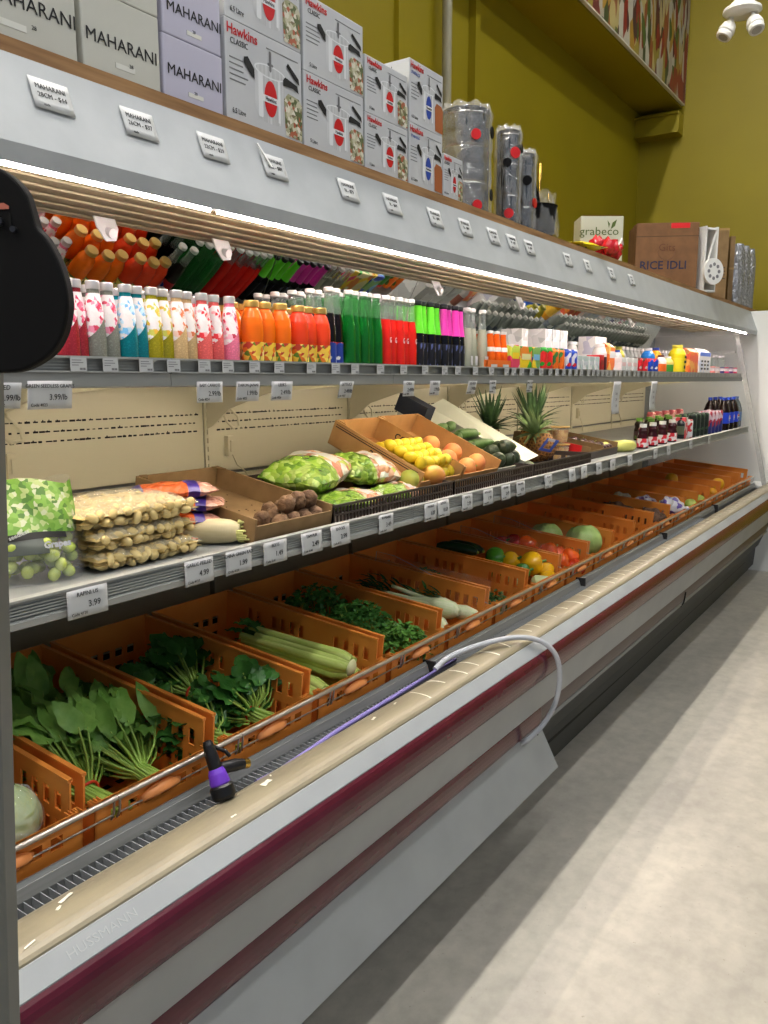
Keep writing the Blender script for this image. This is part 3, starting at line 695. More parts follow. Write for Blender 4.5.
plainbox(1.213,1.386,TOP,.121,M_boxl,'lilac lettered carton, lower one beside pressure cooker boxes',[('MAHARANI',.030,.52,.45),('20',.009,.52,.2)],0)
plainbox(1.216,1.384,TOP+.1215,.121,M_boxl,'lilac lettered carton, upper one of the lilac pair',[('MAHARANI',.030,.54,.45),('20',.009,.52,.2)],0)
def cooker(x0, x1, z0, h, desc, blue=False, d=.24, y0=1.378):
    w = x1-x0-.004
    t = thing('pressure_cooker_box', desc, 'box', (x0+.002, y0, z0))
    MB().bb((0,0,0),(w,d,h)).build('carton_body', M_boxw, t, bevel=.002)
    text('brand_lettering', 'Hawkins', h*.145, M_red, t, (w*.21,-.0012,h*.90), (pi/2,0,0), .95*min(1,w/h*.8), .0004)
    text('model_lettering', 'CLASSIC' if not blue else 'STAINLESS', h*(.085 if not blue else .07), M_ink if not blue else M_blue, t, (w*.17,-.0012,h*.79), (pi/2,0,0), .85)
    for i in range(5): MB().bb((w*.05,-.0007,h*(.62-i*.055)),(w*rnd.uniform(.2,.28),0,h*(.632-i*.055))).build('small_print', M_grp, t)
    text('size_lettering', '6.5 Litre' if w/h < 1.3 else '5 Litre', h*.075, M_ink, t, (w*.15,-.0012,h*.1), (pi/2,0,0), .8)
    MB().bb((w*.52,-.0007,h*.875),(w*.95,0,h*.885)).build('small_print', M_grp, t)
    # printed picture of the cooker
    p = MB(); y = -.001
    def rr(x0_,x1_,z0_,z1_,mi,yy,rad=.12):
        n = 5; pts = []
        W_ = (x1_-x0_); H_ = (z1_-z0_); r_ = rad*min(W_,H_)*2
        for cx,cz,a0 in ((x1_-r_,z1_-r_,0),(x0_+r_,z1_-r_,90),(x0_+r_,z0_+r_,180),(x1_-r_,z0_+r_,270)):
            for i in range(n+1):
                a = radians(a0+90*i/n); pts.append((cx+r_*cos(a),yy,cz+r_*sin(a)))
        p.add(pts,[list(range(len(pts)))],mi)
    def el(cx,cz,rx,rz,mi,yy):
        pts = [(cx+rx*cos(2*pi*i/24),yy,cz+rz*sin(2*pi*i/24)) for i in range(24)]; p.add(pts,[list(range(24))],mi)
    rr(w*.36,w*.76,h*.10,h*.66,0,-.0008,.16)
    rr(w*.40,w*.46,h*.14,h*.60,1,-.0011); rr(w*.66,w*.69,h*.14,h*.60,1,-.0011)
    el(w*.56,h*.64,w*.21,h*.07,1,-.0013); el(w*.56,h*.64,w*.19,h*.055,0,-.0015)
    rr(w*.545,w*.575,h*.64,h*.86,4,-.0017,.3); rr(w*.52,w*.60,h*.70,h*.73,4,-.0018,.3)
    p.add([(w*.22,-.0019,h*.62),(w*.22,-.0019,h*.68),(w*.27,-.0019,h*.70),(w*.35,-.0019,h*.60),(w*.35,-.0019,h*.50),(w*.31,-.0019,h*.52)],[tuple(range(6))],2)
    p.add([(w*.73,-.0019,h*.62),(w*.76,-.0019,h*.66),(w*.93,-.0019,h*.62),(w*.95,-.0019,h*.54),(w*.86,-.0019,h*.57),(w*.73,-.0019,h*.56)],[tuple(range(6))],2)
    p.add([(w*.78,-.0021,h*.78),(w*.80,-.0021,h*.82),(w*.95,-.0021,h*.70),(w*.96,-.0021,h*.63),(w*.88,-.0021,h*.68)],[tuple(range(5))],2)
    p.add([(w*.76,-.0014,h*.04),(w*.74,-.0014,h*.42),(w*.80,-.0014,h*.50),(w*.95,-.0014,h*.48),(w*.995,-.0014,h*.42),(w*.995,-.0014,h*.03)],[tuple(range(6))],3 if not blue else 5)
    el(w*.56,h*.36,w*.085,h*.19,6 if blue else 7,-.0016)
    rr(w*.455,w*.665,h*.315,h*.385,1,-.0018,.05)
    p.build('product_picture', [M_potg,M_potl,M_ink,M_food,M_grp,mat('print_brown',(160,90,50),.5),M_blue,M_red], t)
    text('picture_lettering', 'Hawkins', h*.065, M_ink, t, (w*.56,-.0024,h*.35), (pi/2,0,0), .8)
    return t
h1 = .211
cooker(1.392,1.657,TOP,h1,'tall pressure cooker box, lower one next to the lilac cartons')
cooker(1.394,1.655,TOP+h1+.0005,h1,'tall pressure cooker box, upper one cut by the picture top')
cooker(1.66,1.918,TOP,.178,'wide pressure cooker box with red oval, lower of second stack')
cooker(1.661,1.917,TOP+.1785,.178,'wide pressure cooker box with red oval, upper of second stack')
cooker(1.921,2.142,TOP,.147,'low pressure cooker box with red oval, lower of third stack')
cooker(1.922,2.14,TOP+.1475,.147,'low pressure cooker box with red oval, upper of third stack')
cooker(2.146,2.345,TOP,.176,'blue lettered pressure cooker box, lower of fourth stack',True)
cooker(2.147,2.344,TOP+.1765,.176,'blue lettered pressure cooker box, upper of fourth stack',True)
text('end_lettering','HAWKINS TALL',.018,M_ink,bpy.data.objects[[o.name for o in bpy.data.objects if o.get('label','').endswith('upper of fourth stack')][0]],(-.0012,.12,.155),(pi/2,0,-pi/2))
cooker(2.35,2.478,TOP,.132,'small pressure cooker box in front of the wrapped steel drum',d=.09)
# steel canisters in crinkled film
M_film = film('crinkle_film', (250,250,250), .14, .06, 28, .03)
def canister(x, y, r, h, desc, dots):
    t = thing('steel_canister', desc, 'canister', (x, y, TOP))
    pr = [(0,0),(r*.97,0),(r,.006)]
    nb = 3
    for i in range(nb):
        z0 = h*(i/nb); z1 = h*((i+1)/nb)
        pr += [(r,z0+.012),(r,z1-.014),(r*.965,z1-.008),(r,z1-.002)]
    pr += [(r*1.03,h*.93),(r*1.05,h*.94),(r*1.05,h*.965),(r*.9,h*.985),(r*.3,h),(0,h)]
    pr = sorted([p_ for p_ in pr if p_[0] > .0001 or p_[1] < .001 or p_[1] >= h], key=lambda q: q[1])
    MB().lathe(pr, 32).build('canister_body', M_steel, t)
    MB().tube([(r*.4*cos(a),r*.4*sin(a),h+.004+.02*sin(a)) for a in [pi*i/8 for i in range(9)]],.004,6).build('lid_handle', M_steel, t)
    rf = random.Random(int(x*100))
    def wrapf(u, v):
        a = 2*pi*u; rr_ = r*1.09 + .004*sin(9*a+4*v)+.004*sin(23*a+11*v)+.003*rf.uniform(-1,1)
        if v > .93: rr_ *= max(.02, (1-v)/.07)
        return (rr_*cos(a), rr_*sin(a), min(v/.93,1)*(h+.012)+.001+.006*(v>.93)*sin(8*a))
    mb = MB().grid(wrapf, 48, 16)
    mb.build('plastic_wrap', M_film, t)
    for a, z, rr_, col in dots:
        m_ = M_red if col == 'r' else M_black
        c = Vector((cos(a), sin(a), 0))
        MB().cyl(c*(r*1.12)+Vector((0,0,z)), c*(r*1.12+.004)+Vector((0,0,z)), rr_, n=18, mi=0).build('round_sticker', m_, t)
A = -pi*.72
canister(2.715,1.50,.085,.365,'big film-wrapped steel drum behind the small cooker box',[(A,.265,.018,'r'),(A+.9,.285,.02,'b'),(A+.95,.075,.02,'b'),(A+.1,.03,.018,'r')])
canister(2.87,1.60,.07,.34,'film-wrapped steel canister just right of the big drum',[(A-.1,.27,.015,'b')])
canister(2.92,1.43,.043,.335,'tall narrow wrapped canister with red sticker near its top',[(A+.1,.25,.02,'r'),(A-.5,.215,.016,'b'),(A+.9,.27,.016,'b'),(A-.3,.035,.018,'r')])
canister(3.065,1.43,.04,.285,'shortest wrapped canister, at the right of the steel group',[(A-.2,.18,.018,'b'),(A+.7,.10,.018,'r')])
# dark pot and gold utensils in a clear bag
t = thing('utensil_bag', 'clear bag of black pans beside the shortest steel canister', 'bag', (3.25,1.46,TOP))
MB().lathe([(0,0),(.06,0),(.078,.02),(.085,.12),(.089,.125),(.083,.126),(.074,.03),(0,.025)],24).build('black_pan', M_black, t)
MB().lathe([(0,0),(.065,0),(.07,.008),(.065,.012),(0,.012)],24,c=(-.03,-.0,.17),rot=(pi/2-.3,0,.5)).build('black_lid', M_black, t)
def bag(u, v):
    a = 2*pi*u; r = .095*(1-.25*v)+.006*sin(7*a+9*v)+.004*sin(17*a); return (r*cos(a), r*sin(a), .002+v*.17+.012*sin(5*a)*v)
MB().grid(bag,36,10).build('clear_bag', film('bag_film',(255,255,255),.14,.08,26,.03), t)
M_goldm = mat('gold_metal',(196,160,80),.25,metal=1)
for nm, dx, dy, r_, ds in (('serving_spoon',-.04,-.02,0,'gold handled spoon standing tall in the bag of pans'),('skimmer',.03,-.03,.25,'gold looped utensil leaning right in the bag of pans')):
    u = thing(nm, ds, 'utensil', (3.25+dx,1.45+dy,TOP+.03), (0,.12+r_,.4))
    if nm == 'serving_spoon':
        mb = MB().tube([(0,0,0),(0,0,.12),(.005,0,.19)],.004,8,rs=[.004,.004,.005]); mb.tube([(.005,0,.185),(.01,0,.22),(.015,0,.265)],.008,8,rs=[.006,.010,.006]); mb.build('handle', M_goldm, u); MB().ell((0,0,-.01),(.022,.008,.02)).build('bowl', M_goldm, u)
    else:
        MB().tube([(0,0,0),(0,0,.10)],.004,8).build('handle', M_goldm, u); MB().tube([(.03*sin(2*pi*i/16),.0,.135-.035*cos(2*pi*i/16)) for i in range(17)],.003,6).build('loop', M_goldm, u)
def packet(name, x, y, z, l, w, h, rz, m, desc, cat, group=None, tilt=(0,0), txt=None):
    t = thing(name, desc, cat, (x,y,z), (tilt[0],tilt[1],rz), group)
    def f(sg):
        def g(u, v):
            a = (1-abs(2*u-1)**2.5)*(1-abs(2*v-1)**3.5); return ((u-.5)*w,(v-.5)*l, h*.5+sg*h*.5*a+.0015*sin(19*u+7*v))
        return g
    mb = MB().grid(f(1),12,16); mb.grid(lambda u,v: f(-1)(1-u,v),12,16); mb.build('packet_body', m, t)
    mb = MB()
    for s_ in (-1,1): mb.box((0,s_*(l/2+.004),h*.5),(w,.014,.0012))
    mb.build('seal', m, t)
    return t
M_yp = blotch('yellow_packet',[(214,196,20),(226,210,40),(60,50,20),(214,196,20),(220,200,30)],40,.3)
M_dp = blotch('dark_packet',[(60,50,40),(90,70,40),(40,36,30)],40,.3)
packet('food_packet',3.58,1.46,TOP,.14,.17,.025,.3,M_yp,'yellow food packet lying nearest the steel canisters','packet')
packet('food_packet',3.72,1.45,TOP,.15,.2,.045,-.3,M_yp,'yellow food packet lying beside the red bag','packet')
t = thing('red_bag','shiny red gathered bag lying before the white lettered carton','bag',(4.13,1.45,TOP-.002))
rr_ = random.Random(2)
mb = MB()
for i in range(14): mb.ell((rr_.uniform(-.14,.14),rr_.uniform(-.04,.05),.03+rr_.uniform(0,.075)),(.040,.034,.030),rot=(rr_.uniform(0,3),rr_.uniform(0,3),0),n=10,k=7,fn=lambda d:1+.2*sin(7*d.x+5*d.z)+.12*sin(15*d.y))
mb.build('red_wrap', mat('red_film',(196,20,36),.18,coat=.5,bump=(60,.8,.01)), t)
MB().tube([(-.02,-.05,.08),(.0,-.06,.11),(.03,-.05,.12),(.05,-.05,.09)],.004,6).build('tie', M_whiteplastic, t)
def faced(name, desc, cat, xl, xr, Yr, yb_top, depth, m, twist=0, zb=TOP):
    """carton whose long face looks back down the aisle; right front corner at pixel column xr on Y=Yr"""
    B = UY(xr, yb_top, Yr); h = B.z-zb
    al = ya+twist; dirv = Vector((sin(al), -cos(al), 0)); n_ = Vector((cos(al), sin(al), 0))
    # width so the left corner falls on column xl
    w = .2
    for _ in range(40):
        A_ = B-dirv*w; v = A_-Vector((0,0,EYE)); px_ = 384+F*v.dot(RT)/v.dot(FW); w += (px_-xl)/ppm(A_.x,A_.y)*.7
    A_ = B-dirv*w
    t = thing(name, desc, cat, (A_.x,A_.y,zb), (0,0,atan2(dirv.y,dirv.x)))
    MB().bb((0,0,0),(w,depth,h)).build('carton_body', m, t, bevel=.004)
    return t, w, h
t, w, h = faced('carton','white carton with green leaf lettering behind the red bag','box',581,624,1.50,216,.16,mat('pale_carton',(186,190,170),.6),0)
text('lettering','grabeco',h*.21,mat('olive_ink',(70,90,30),.5),t,(w*.44,-.0015,h*.72),(pi/2,0,0),1.1)
MB().poly([(w*.70,-.001,h*.76),(w*.74,-.001,h*.88),(w*.84,-.001,h*.94),(w*.80,-.001,h*.82)],(0,-.001,0)).poly([(w*.66,-.001,h*.78),(w*.68,-.001,h*.86),(w*.62,-.001,h*.92)],(0,-.001,0)).build('leaf_mark', mat('olive_ink',(70,90,30),.5), t)
MB().bb((w*.05,.0,h),(w*.95,.1,h+.003)).build('flap', M_card2, t)
t, w, h = faced('carton','large brown carton with dark blue capital lettering on the case top','box',637,700,1.42,222,.30,M_card2,-.12)
text('lettering','RICE IDLI',h*.17,mat('navy_ink',(20,26,60),.5),t,(w*.45,-.0015,h*.38),(pi/2,0,0),1.0,.001)
text('brand_lettering','Gits',h*.15,mat('brown_ink',(90,50,24),.5),t,(w*.5,-.0015,h*.64),(pi/2,0,0),1)
MB().tube([(w*.5+w*.14*cos(a),-.001,h*.60+h*.14*sin(a)) for a in [-pi+pi*i/12 for i in range(13)]],.0012,5).build('logo_arc', mat('brown_ink',(90,50,24),.5), t)
MB().bb((w*.55,-.001,h*.92),(w*.85,0,h*.995)).build('red_mark', M_red, t)
MB().bb((0,-.0006,h*.80),(w,0,h*.812)).build('seam', mat('seam',(80,56,34),.8), t)
mb = MB().box((w*.5,.10,h+.006),(w*.96,.16,.004),rot=(.05,0,0)); mb.build('flap', M_card2, t)
# white slotted rack with round disc
c0 = UY(708,262,1.40)
t = thing('steamer_rack','white round disc rack standing right of the large blue-lettered brown carton','rack',(5.80,1.39,TOP),(0,0,-.55))
mb = MB().bb((0,0,0),(.012,.10,.42)).bb((.10,0,0),(.112,.10,.42)).bb((0,0,.40),(.112,.10,.412)).bb((0,0,0),(.112,.10,.012)); mb.box((.055,.01,.25),(.01,.01,.34),rot=(0,.3,0)); mb.build('rack_frame', M_whiteplastic, t)
mb = MB().cyl((.06,-.03,.13),(.06,-.01,.13),.085,n=28); mb.build('disc', M_whiteplastic, t)
mb = MB()
for i in range(8): a = 2*pi*i/8; mb.cyl((.06+.045*cos(a),-.032,.13+.045*sin(a)),(.06+.045*cos(a),-.03,.13+.045*sin(a)),.012,n=10)
mb.build('disc_holes', M_grp, t)
t, w, h = faced('carton','tall brown carton standing right of the white disc rack','box',708,730,1.40,228,.22,M_card,-.1)
for i in range(4): MB().bb((w*.1,-.001,h*(.3+.05*i)),(w*.9,0,h*(.31+.05*i))).build('print_line', M_ink, t)
MB().bb((-.0,-.001,h*.97),(w,.0,h*1.0)).build('edge_tape', mat('tape',(150,120,70),.3), t)
t, w, h = faced('carton','thin brown carton squeezed between tall carton and clear packets','box',731,736,1.40,236,.22,M_card,-.1)
MB().bb((0,-.001,h*.5),(w,0,h*.53)).build('tape', mat('tape',(150,120,70),.3), t)
for k_,(x_,yt) in enumerate(((739.5,244),(745,246),(750.5,249))):
    P_ = UY(x_,yt,1.42); hh = P_.z-TOP
    t = thing('wrapped_packet','clear wrapped packet stood on end near the far end, %s from left'%ORD[k_],'packet',(P_.x,1.42,TOP),(0,0,-.5),'wrapped packets near the far end')
    def g(u,v,hh=hh): a=2*pi*u; return ((.06+.008*sin(5*a+8*v))*cos(a)*(1-.3*v**6),(.035+.006*sin(9*a+5*v))*sin(a)*(1-.3*v**6),v*hh)
    MB().grid(g,28,14).build('wrap', mat('silver_wrap',(170,172,176),.2,metal=.6,bump=(40,1,.02)), t)
    MB().bb((-.03,-.02,.02),(.03,.02,hh*.85)).build('packet_inside', M_card2, t)
t, w, h = faced('carton','dark brown carton, last one at the far end of the case top','box',751,756,1.40,258,.12,M_card2,-.1)
MB().bb((w*.2,-.001,h*.4),(w*.8,0,h*.5)).build('label_patch', M_card, t)
# ------------------------------------------------------------------ orange crates
CT = radians(5.2); CZ = .684; CY = 1.222; CW = .300; CL = .62; CH = .20
pitch = .325; CX0 = .505
def crate_proto():
    root = bpy.data.objects.new('vegetable_crate', None); COL.objects.link(root)
    # side walls: (v along depth, z up)
    hole_rows = [(.036,.074),(.096,.134),(.0,.0)]
    vc = [0,.018,.034]
    for c0, n in ((.060,4),(.215,1),(.300,4),(.470,2)):
        for i in range(n): vc += [c0+i*.036, c0+i*.036+.019]
    vc += [CL]
    vc = sorted(set(vc)); zc = [0,.066,.104,.120,.126,.150,.164,.19,CH]
    def solid(i, j):
        v = (vc[i]+vc[i+1])/2; z = (zc[j]+zc[j+1])/2
        if v < .018: return z < .150
        if v < .034: return z < .120       # notch near the front
        hole = abs((vc[i+1]-vc[i])-.019) < 1e-6
        if hole and (.066 < z < .104 or (.126 < z < .164 and not (.19 < v < .28))): return False
        return True
    for sg in (0, 1):
        x0 = 0 if sg == 0 else CW-.004
        mb = MB().cells(vc, zc, solid, lambda u,v,w: (x0+w, u, v), .004)
        mb.bb((x0-.003,.034,CH-.006),(x0+.007,CL,CH)); mb.bb((x0-.002,0,.144),(x0+.006,.020,.150))
        mb.build('side_wall', M_orange, root)
    uc = [0,.02]; 
    for i in range(6): uc += [.035+i*.040, .035+i*.040+.024]
    uc += [CW]; zc2 = [0,.045,.075,.10,.125,.150]
    mb = MB().cells(uc, zc2, lambda i,j: not (j in (1,3) and abs((uc[i+1]-uc[i])-.024) < 1e-6), lambda u,v,w: (u, w, v), .004)
    mb.bb((0,-.006,.143),(CW,.006,.150)).build('front_wall', M_orange, root)
    # moulded hand grip
    mb = MB(); n = 10
    mb.grid(lambda u,v: (CW*.5+(u-.5)*.10, -.004-.014*sin(pi*v)*(1-abs(2*u-1)**3), .108+.028*v*(1-.5*abs(2*u-1)**2)), 12, 6)
    mb.build('grip', mat('crate_grip',(236,150,86),.35), root, solid=.002)
    mb = MB().cells(uc, [0,.045,.075,.10,.125,.15,.185,CH], lambda i,j: not (j in (1,3) and abs((uc[i+1]-uc[i])-.024) < 1e-6), lambda u,v,w: (u, CL-w, v), .004)
    mb.build('back_wall', M_orange, root)
    bc = [0]; y = .02
    while y < CL-.04: bc += [y, y+.02]; y += .04
    bc += [CL]; xc = [0]; x = .015
    while x < CW-.03: xc += [x, x+.02]; x += .035
    xc += [CW]
    mb = MB().cells(xc, bc, lambda i,j: not (i % 2 == 1 and j % 2 == 1), lambda u,v,w: (u, v, w), .004); mb.build('floor', M_orange, root)
    # corner lattice at the front
    for x_ in (.006, CW-.022):
        mb = MB().bb((x_,.004,.10),(x_+.016,.006,.106))
        for q in range(3): mb.bb((x_+q*.007,.004,.10),(x_+q*.007+.002,.024,.148))
        mb.build('corner_ribs', M_orange, root)
    return root
crp = crate_proto(); ck = list(crp.children)
CONT = ['with wrapped pale cabbage','with mustard greens','with tied spinach bunches','with celery','with parsley','with white stemmed fennel','with a little broccoli','with cucumber and yellow peppers','with red and orange peppers','with two green cabbages','left of the brown netted bag and empty','empty, with holes lit from behind','with brown netted roots','with white and purple bagged produce','with green gourds','nearly empty, beyond the green gourds','with one yellow fruit at its back','with yellow fruit at its front','empty, second from the far end','empty, last before the end glass']
def inC(k, u, v, w):
    """crate coordinates -> world"""
    return Vector((CX0+pitch*k+u, CY+v*cos(CT)-w*sin(CT), CZ+v*sin(CT)+w*cos(CT)))
LIN = []
for k in range(20):
    loc = inC(k, .004, 0, 0); rot = (CT,0,0)
    if k == 0: o = crp; o.location = loc; o.rotation_euler = rot
    else: o = copy_tree(crp, loc, rot, ch=ck)
    tag(o, 'orange slotted plastic crate '+CONT[k], 'crate', 'orange crates in the bottom deck')
# wire rail in front of each crate
rp_ = bpy.data.objects.new('guard_rail', None); COL.objects.link(rp_)
MB().tube([(.0,0,0),(.3235,0,.0)],.0055,10).build('rail_tube', mat('rail_steel',(190,180,168),.28,metal=.8), rp_)
MB().tube([(.006,.0,0),(.006,.004,-.03),(.006,.012,-.045)],.0025,6).tube([(.318,.0,0),(.318,.004,-.03),(.318,.012,-.045)],.0025,6).tube([(.006,.006,-.034),(.318,.006,-.034)],.002,6).build('rail_bracket', mat('rail_steel',(190,180,168),.28,metal=.8), rp_)
rk = list(rp_.children)
for k in range(20):
    loc = (CX0+pitch*k+.047, 1.2, .832-.0004*k); 
    if k == 0: o = rp_; o.location = loc
    else: o = copy_tree(rp_, loc, ch=rk)
    tag(o, 'steel guard rail before the crate '+CONT[k], 'rail', 'guard rails before the crates')
# clear upright dividers
M_div = film('divider_film', (230,236,236), .03, .1, 3, .0)
for k, d_ in ((5,'clear plastic divider leaning by the fennel crate'),(7,'clear plastic divider beside the cucumbers'),(8,'clear plastic divider beside the red peppers')):
    t = thing('clear_divider', d_, 'divider', inC(k, .305, .0, .0), (CT,0,0))
    MB().bb((0,.02,.02),(.0015,.50,.235)).build('sheet', M_div, t)
    MB().tube([(.0008,.02,.15),(.0008,.42,.235),(.0008,.50,.235),(.0008,.50,.03)],.0012,6).build('sheet_edge', film('divider_edge',(240,240,236),.5), t)

# ------------------------------------------------------------------ greens
def leafmat(nm, c, c2, r=.42, tr=.0): 
    m = mat(nm, c, r, noise=(22,c2,.3,.7), bump=(70,.35,.004)); m.node_tree.nodes['Principled BSDF'].inputs['Subsurface Weight'].default_value = 0; return m
def leaf(mb, base, d, up, L, W, curl=.3, fold=.25, wav=.0, mi=0, nl=6, nw=4, rg=rnd, tipp=.75):
    """one leaf blade starting at base in direction d"""
    d = Vector(d).normalized(); s = d.cross(Vector(up)).normalized(); n = s.cross(d).normalized()
    ph = rg.uniform(0,6)
    vs = []
    for i in range(nl+1):
        t = i/nl; wd = W*sin(pi*min(1,(t*.92+.06))**tipp)**.8
        c = Vector(base)+d*(L*t*(1-.15*curl*t))-n*(curl*L*t*t*.6)
        for j in range(nw+1):
            q = j/nw*2-1
            vs.append(c+s*(q*wd*.5)+n*(fold*abs(q)*wd*.5+wav*sin(ph+t*14+q*3)*abs(q)))
    fs = [(i*(nw+1)+j, i*(nw+1)+j+1, (i+1)*(nw+1)+j+1, (i+1)*(nw+1)+j) for i in range(nl) for j in range(nw)]
    mb.add(vs, fs, mi, True)
def bunch(name, desc, cat, loc, rz, L, stemL, nleaf, lw, ll, cs, cl, cb=None, spreadx=.09, h=.10, seed=1, group=None, wav=.004, curl=.35, tilt=CT, bandat=.09):
    """bunch lying along local +Y: stem butts at 0, leaves towards +Y"""
    rg = random.Random(seed)
    t = thing(name, desc, cat, loc, (tilt,0,rz), group)
    st = MB(); lf = MB()
    for i in range(nleaf):
        a = rg.uniform(0,2*pi); q = sqrt(rg.random())
        bx, bz = .018*q*cos(a), .022+.018*q*sin(a)
        ex, ez = spreadx*q*cos(a)*1.1, max(.012, h*.45+h*.55*q*sin(a))
        ln = stemL*rg.uniform(.7,1.25)
        p0 = Vector((bx*1.3, rg.uniform(-.015,.01), bz)); p1 = Vector((bx*.9, bandat, bz)); p2 = Vector((ex*.6, ln*.75, (bz+ez)/2)); p3 = Vector((ex, ln, ez))
        st.tube([p0,p1,p2,p3], .003, 6, rs=[.0040,.0034,.0028,.0018], mi=0)
        dd = (p3-p2).normalized()+Vector((rg.uniform(-.5,.5), rg.uniform(-.1,.5), rg.uniform(-.35,.10)))
        leaf(lf, p3-dd*.01, dd, (rg.uniform(-.6,.6),rg.uniform(-.3,.3),1), ll*rg.uniform(.65,1.15), lw*rg.uniform(.7,1.15), curl*rg.uniform(.3,1.5), rg.uniform(.05,.35), wav, rg=rg)
        if rg.random() < .5:
            dd = Vector((rg.uniform(-1,1), rg.uniform(.2,1), rg.uniform(-.25,.25)))
            leaf(lf, p2.lerp(p3,.5), dd, (rg.uniform(-.5,.5),0,1), ll*rg.uniform(.4,.7), lw*rg.uniform(.5,.8), curl, .2, wav, rg=rg)
    st.build('stems', cs, t); lf.build('leaves', cl, t)
    if cb:
        MB().tube([(.026*cos(2*pi*i/20), bandat+.002*sin(i), .023+.024*sin(2*pi*i/20)) for i in range(21)], .0032, 6).build('rubber_band', cb, t)
    return t
M_st = mat('pale_stem', (176,198,96), .4, noise=(10,(140,176,70),.3,.7))
M_lf1 = leafmat('mustard_leaf', (140,182,84), (100,150,56))
M_lf2 = leafmat('spinach_leaf', (70,124,50), (44,94,34), .32)
M_lf3 = leafmat('parsley_leaf', (84,142,60), (54,108,40), .45)
M_bd = mat('rubber_band', (214,60,30), .5)
LIFT = {3:.015,4:.03,5:.03,6:.03,7:.035,8:.035,9:.035,12:.05,13:.05,14:.05,15:.05,16:.05,17:.05}
def atc(k,u,v,w): return tuple(inC(k,u,v,w+LIFT.get(k,0)))
bunch('mustard_greens','mustard greens bunch with red band, left one in near crate','vegetable',atc(1,.10,.055,.05),.06,.5,.20,96,.044,.125,M_st,M_lf1,M_bd,.085,.15,1,'mustard greens in the crate',.010)
bunch('mustard_greens','mustard greens bunch with long pale stems, right one in near crate','vegetable',atc(1,.21,.04,.055),-.04,.5,.19,86,.043,.12,M_st,M_lf1,None,.08,.13,2,'mustard greens in the crate',.010)
bunch('mustard_greens','mustard greens bunch lying at the back of the near crate','vegetable',atc(1,.12,.26,.08),.08,.5,.14,80,.05,.13,M_st,M_lf1,None,.13,.13,9,'mustard greens in the crate',.006)
for i,(u,v,w,rz,ds) in enumerate(((.09,.20,.06,.12,'spinach bunch with red band at the left back of its crate'),(.20,.24,.07,-.05,'spinach bunch with red band at the right back of its crate'),(.10,.05,.06,.35,'spinach bunch lying at the front left of its crate'),(.22,.05,.07,.02,'spinach bunch with red band at the front right of its crate'))):
    bunch('spinach_bunch',ds,'vegetable',atc(2,u,v,w),rz,.3,.15 if i<2 else .10,70,.056,.085 if i<2 else .07,M_st,M_lf2,M_bd,.09,.12,20+i,'spinach bunches',.006,bandat=.065)
# celery
M_cel = mat('celery', (176,200,88), .35, noise=(8,(206,216,134),.3,.75,(30,2,30)), bump=(90,.3,.003))
M_celb = mat('celery_base', (222,222,170), .5, noise=(20,(150,130,80),.6,.8))
def celery(desc, k, u, v, w, rz, seed):
    rg = random.Random(seed); t = thing('celery', desc, 'vegetable', atc(k,u,v,w), (CT,0,rz), 'celery heads in the crate')
    mb = MB(); 
    for i in range(11):
        a = 2*pi*i/11; r = .030 if i%2 else .022; L = rg.uniform(.30,.36)
        mb.tube([(.6*r*cos(a),.008,.035+.6*r*sin(a)),(r*cos(a),.05,.036+r*sin(a)),(r*1.0*cos(a),.15,.038+r*sin(a)),(r*.95*cos(a)+rg.uniform(-.006,.006),L,.045+.9*r*sin(a))],.01,8,rs=[.014,.0145,.0115,.009])
    mb.build('stalks', M_cel, t)
    MB().ell((0,.008,.034),(.026,.012,.024)).build('base', M_celb, t)
    lf = MB()
    for i in range(14):
        leaf(lf,(rg.uniform(-.025,.025),rg.uniform(.30,.36),.05+rg.uniform(-.02,.03)),(rg.uniform(-1,1),1,rg.uniform(-.2,.8)),(0,0,1),.05,.03,rg=rg,wav=.004)
    lf.build('leaves', M_lf3, t)
celery('celery head on top with its base towards the aisle',3,.185,.03,.10,.13,1); celery('celery head underneath, at the left of its crate',3,.09,.045,.045,.05,2); celery('celery head at the right side of its crate',3,.245,.05,.035,.0,3)
# parsley
def tiny(name, desc, k, u, v, w, size, n, m, seed, cat='vegetable', lw=.012, group=None, stems=True):
    rg = random.Random(seed); t = thing(name, desc, cat, atc(k,u,v,w), (CT,0,0), group); lf = MB(); st = MB()
    for i in range(n):
        a = rg.uniform(0,2*pi); q = sqrt(rg.random()); 
        c = Vector((size[0]*q*cos(a), size[1]*q*sin(a), size[2]*(1-q*q*.75)*rg.uniform(.55,1.05)))
        c.z += .012*sin(20*c.x+3)+.012*sin(17*c.y)
        for z in range(3):
            leaf(lf,c,(cos(a)+rg.uniform(-.9,.9),sin(a)+rg.uniform(-.9,.9),rg.uniform(-.3,.7)),(rg.uniform(-.5,.5),rg.uniform(-.5,.5),1),lw*rg.uniform(1.1,1.9),lw*rg.uniform(.8,1.4),.5,.3,.0,nl=3,nw=2,rg=rg)
        if i % 6 == 0 and stems: st.tube([(c.x*.3,c.y*.4-.02,.01),(c.x*.7,c.y*.7,c.z*.6),tuple(c)],.0015,5)
    lf.build('leaves', m, t)
    if stems: st.build('stems', M_st, t)
    return t
tiny('parsley','parsley bunch at the back of the parsley crate',4,.15,.36,.07,(.13,.13,.13),420,M_lf3,1,group='parsley bunches')
tiny('parsley','parsley bunch in the middle of its crate',4,.15,.20,.07,(.13,.11,.12),420,M_lf3,2,group='parsley bunches')
tiny('parsley','lighter parsley bunch at the front of its crate',4,.18,.075,.06,(.11,.07,.09),330,leafmat('parsley_leaf_light',(106,156,60),(70,120,44)),3,group='parsley bunches')
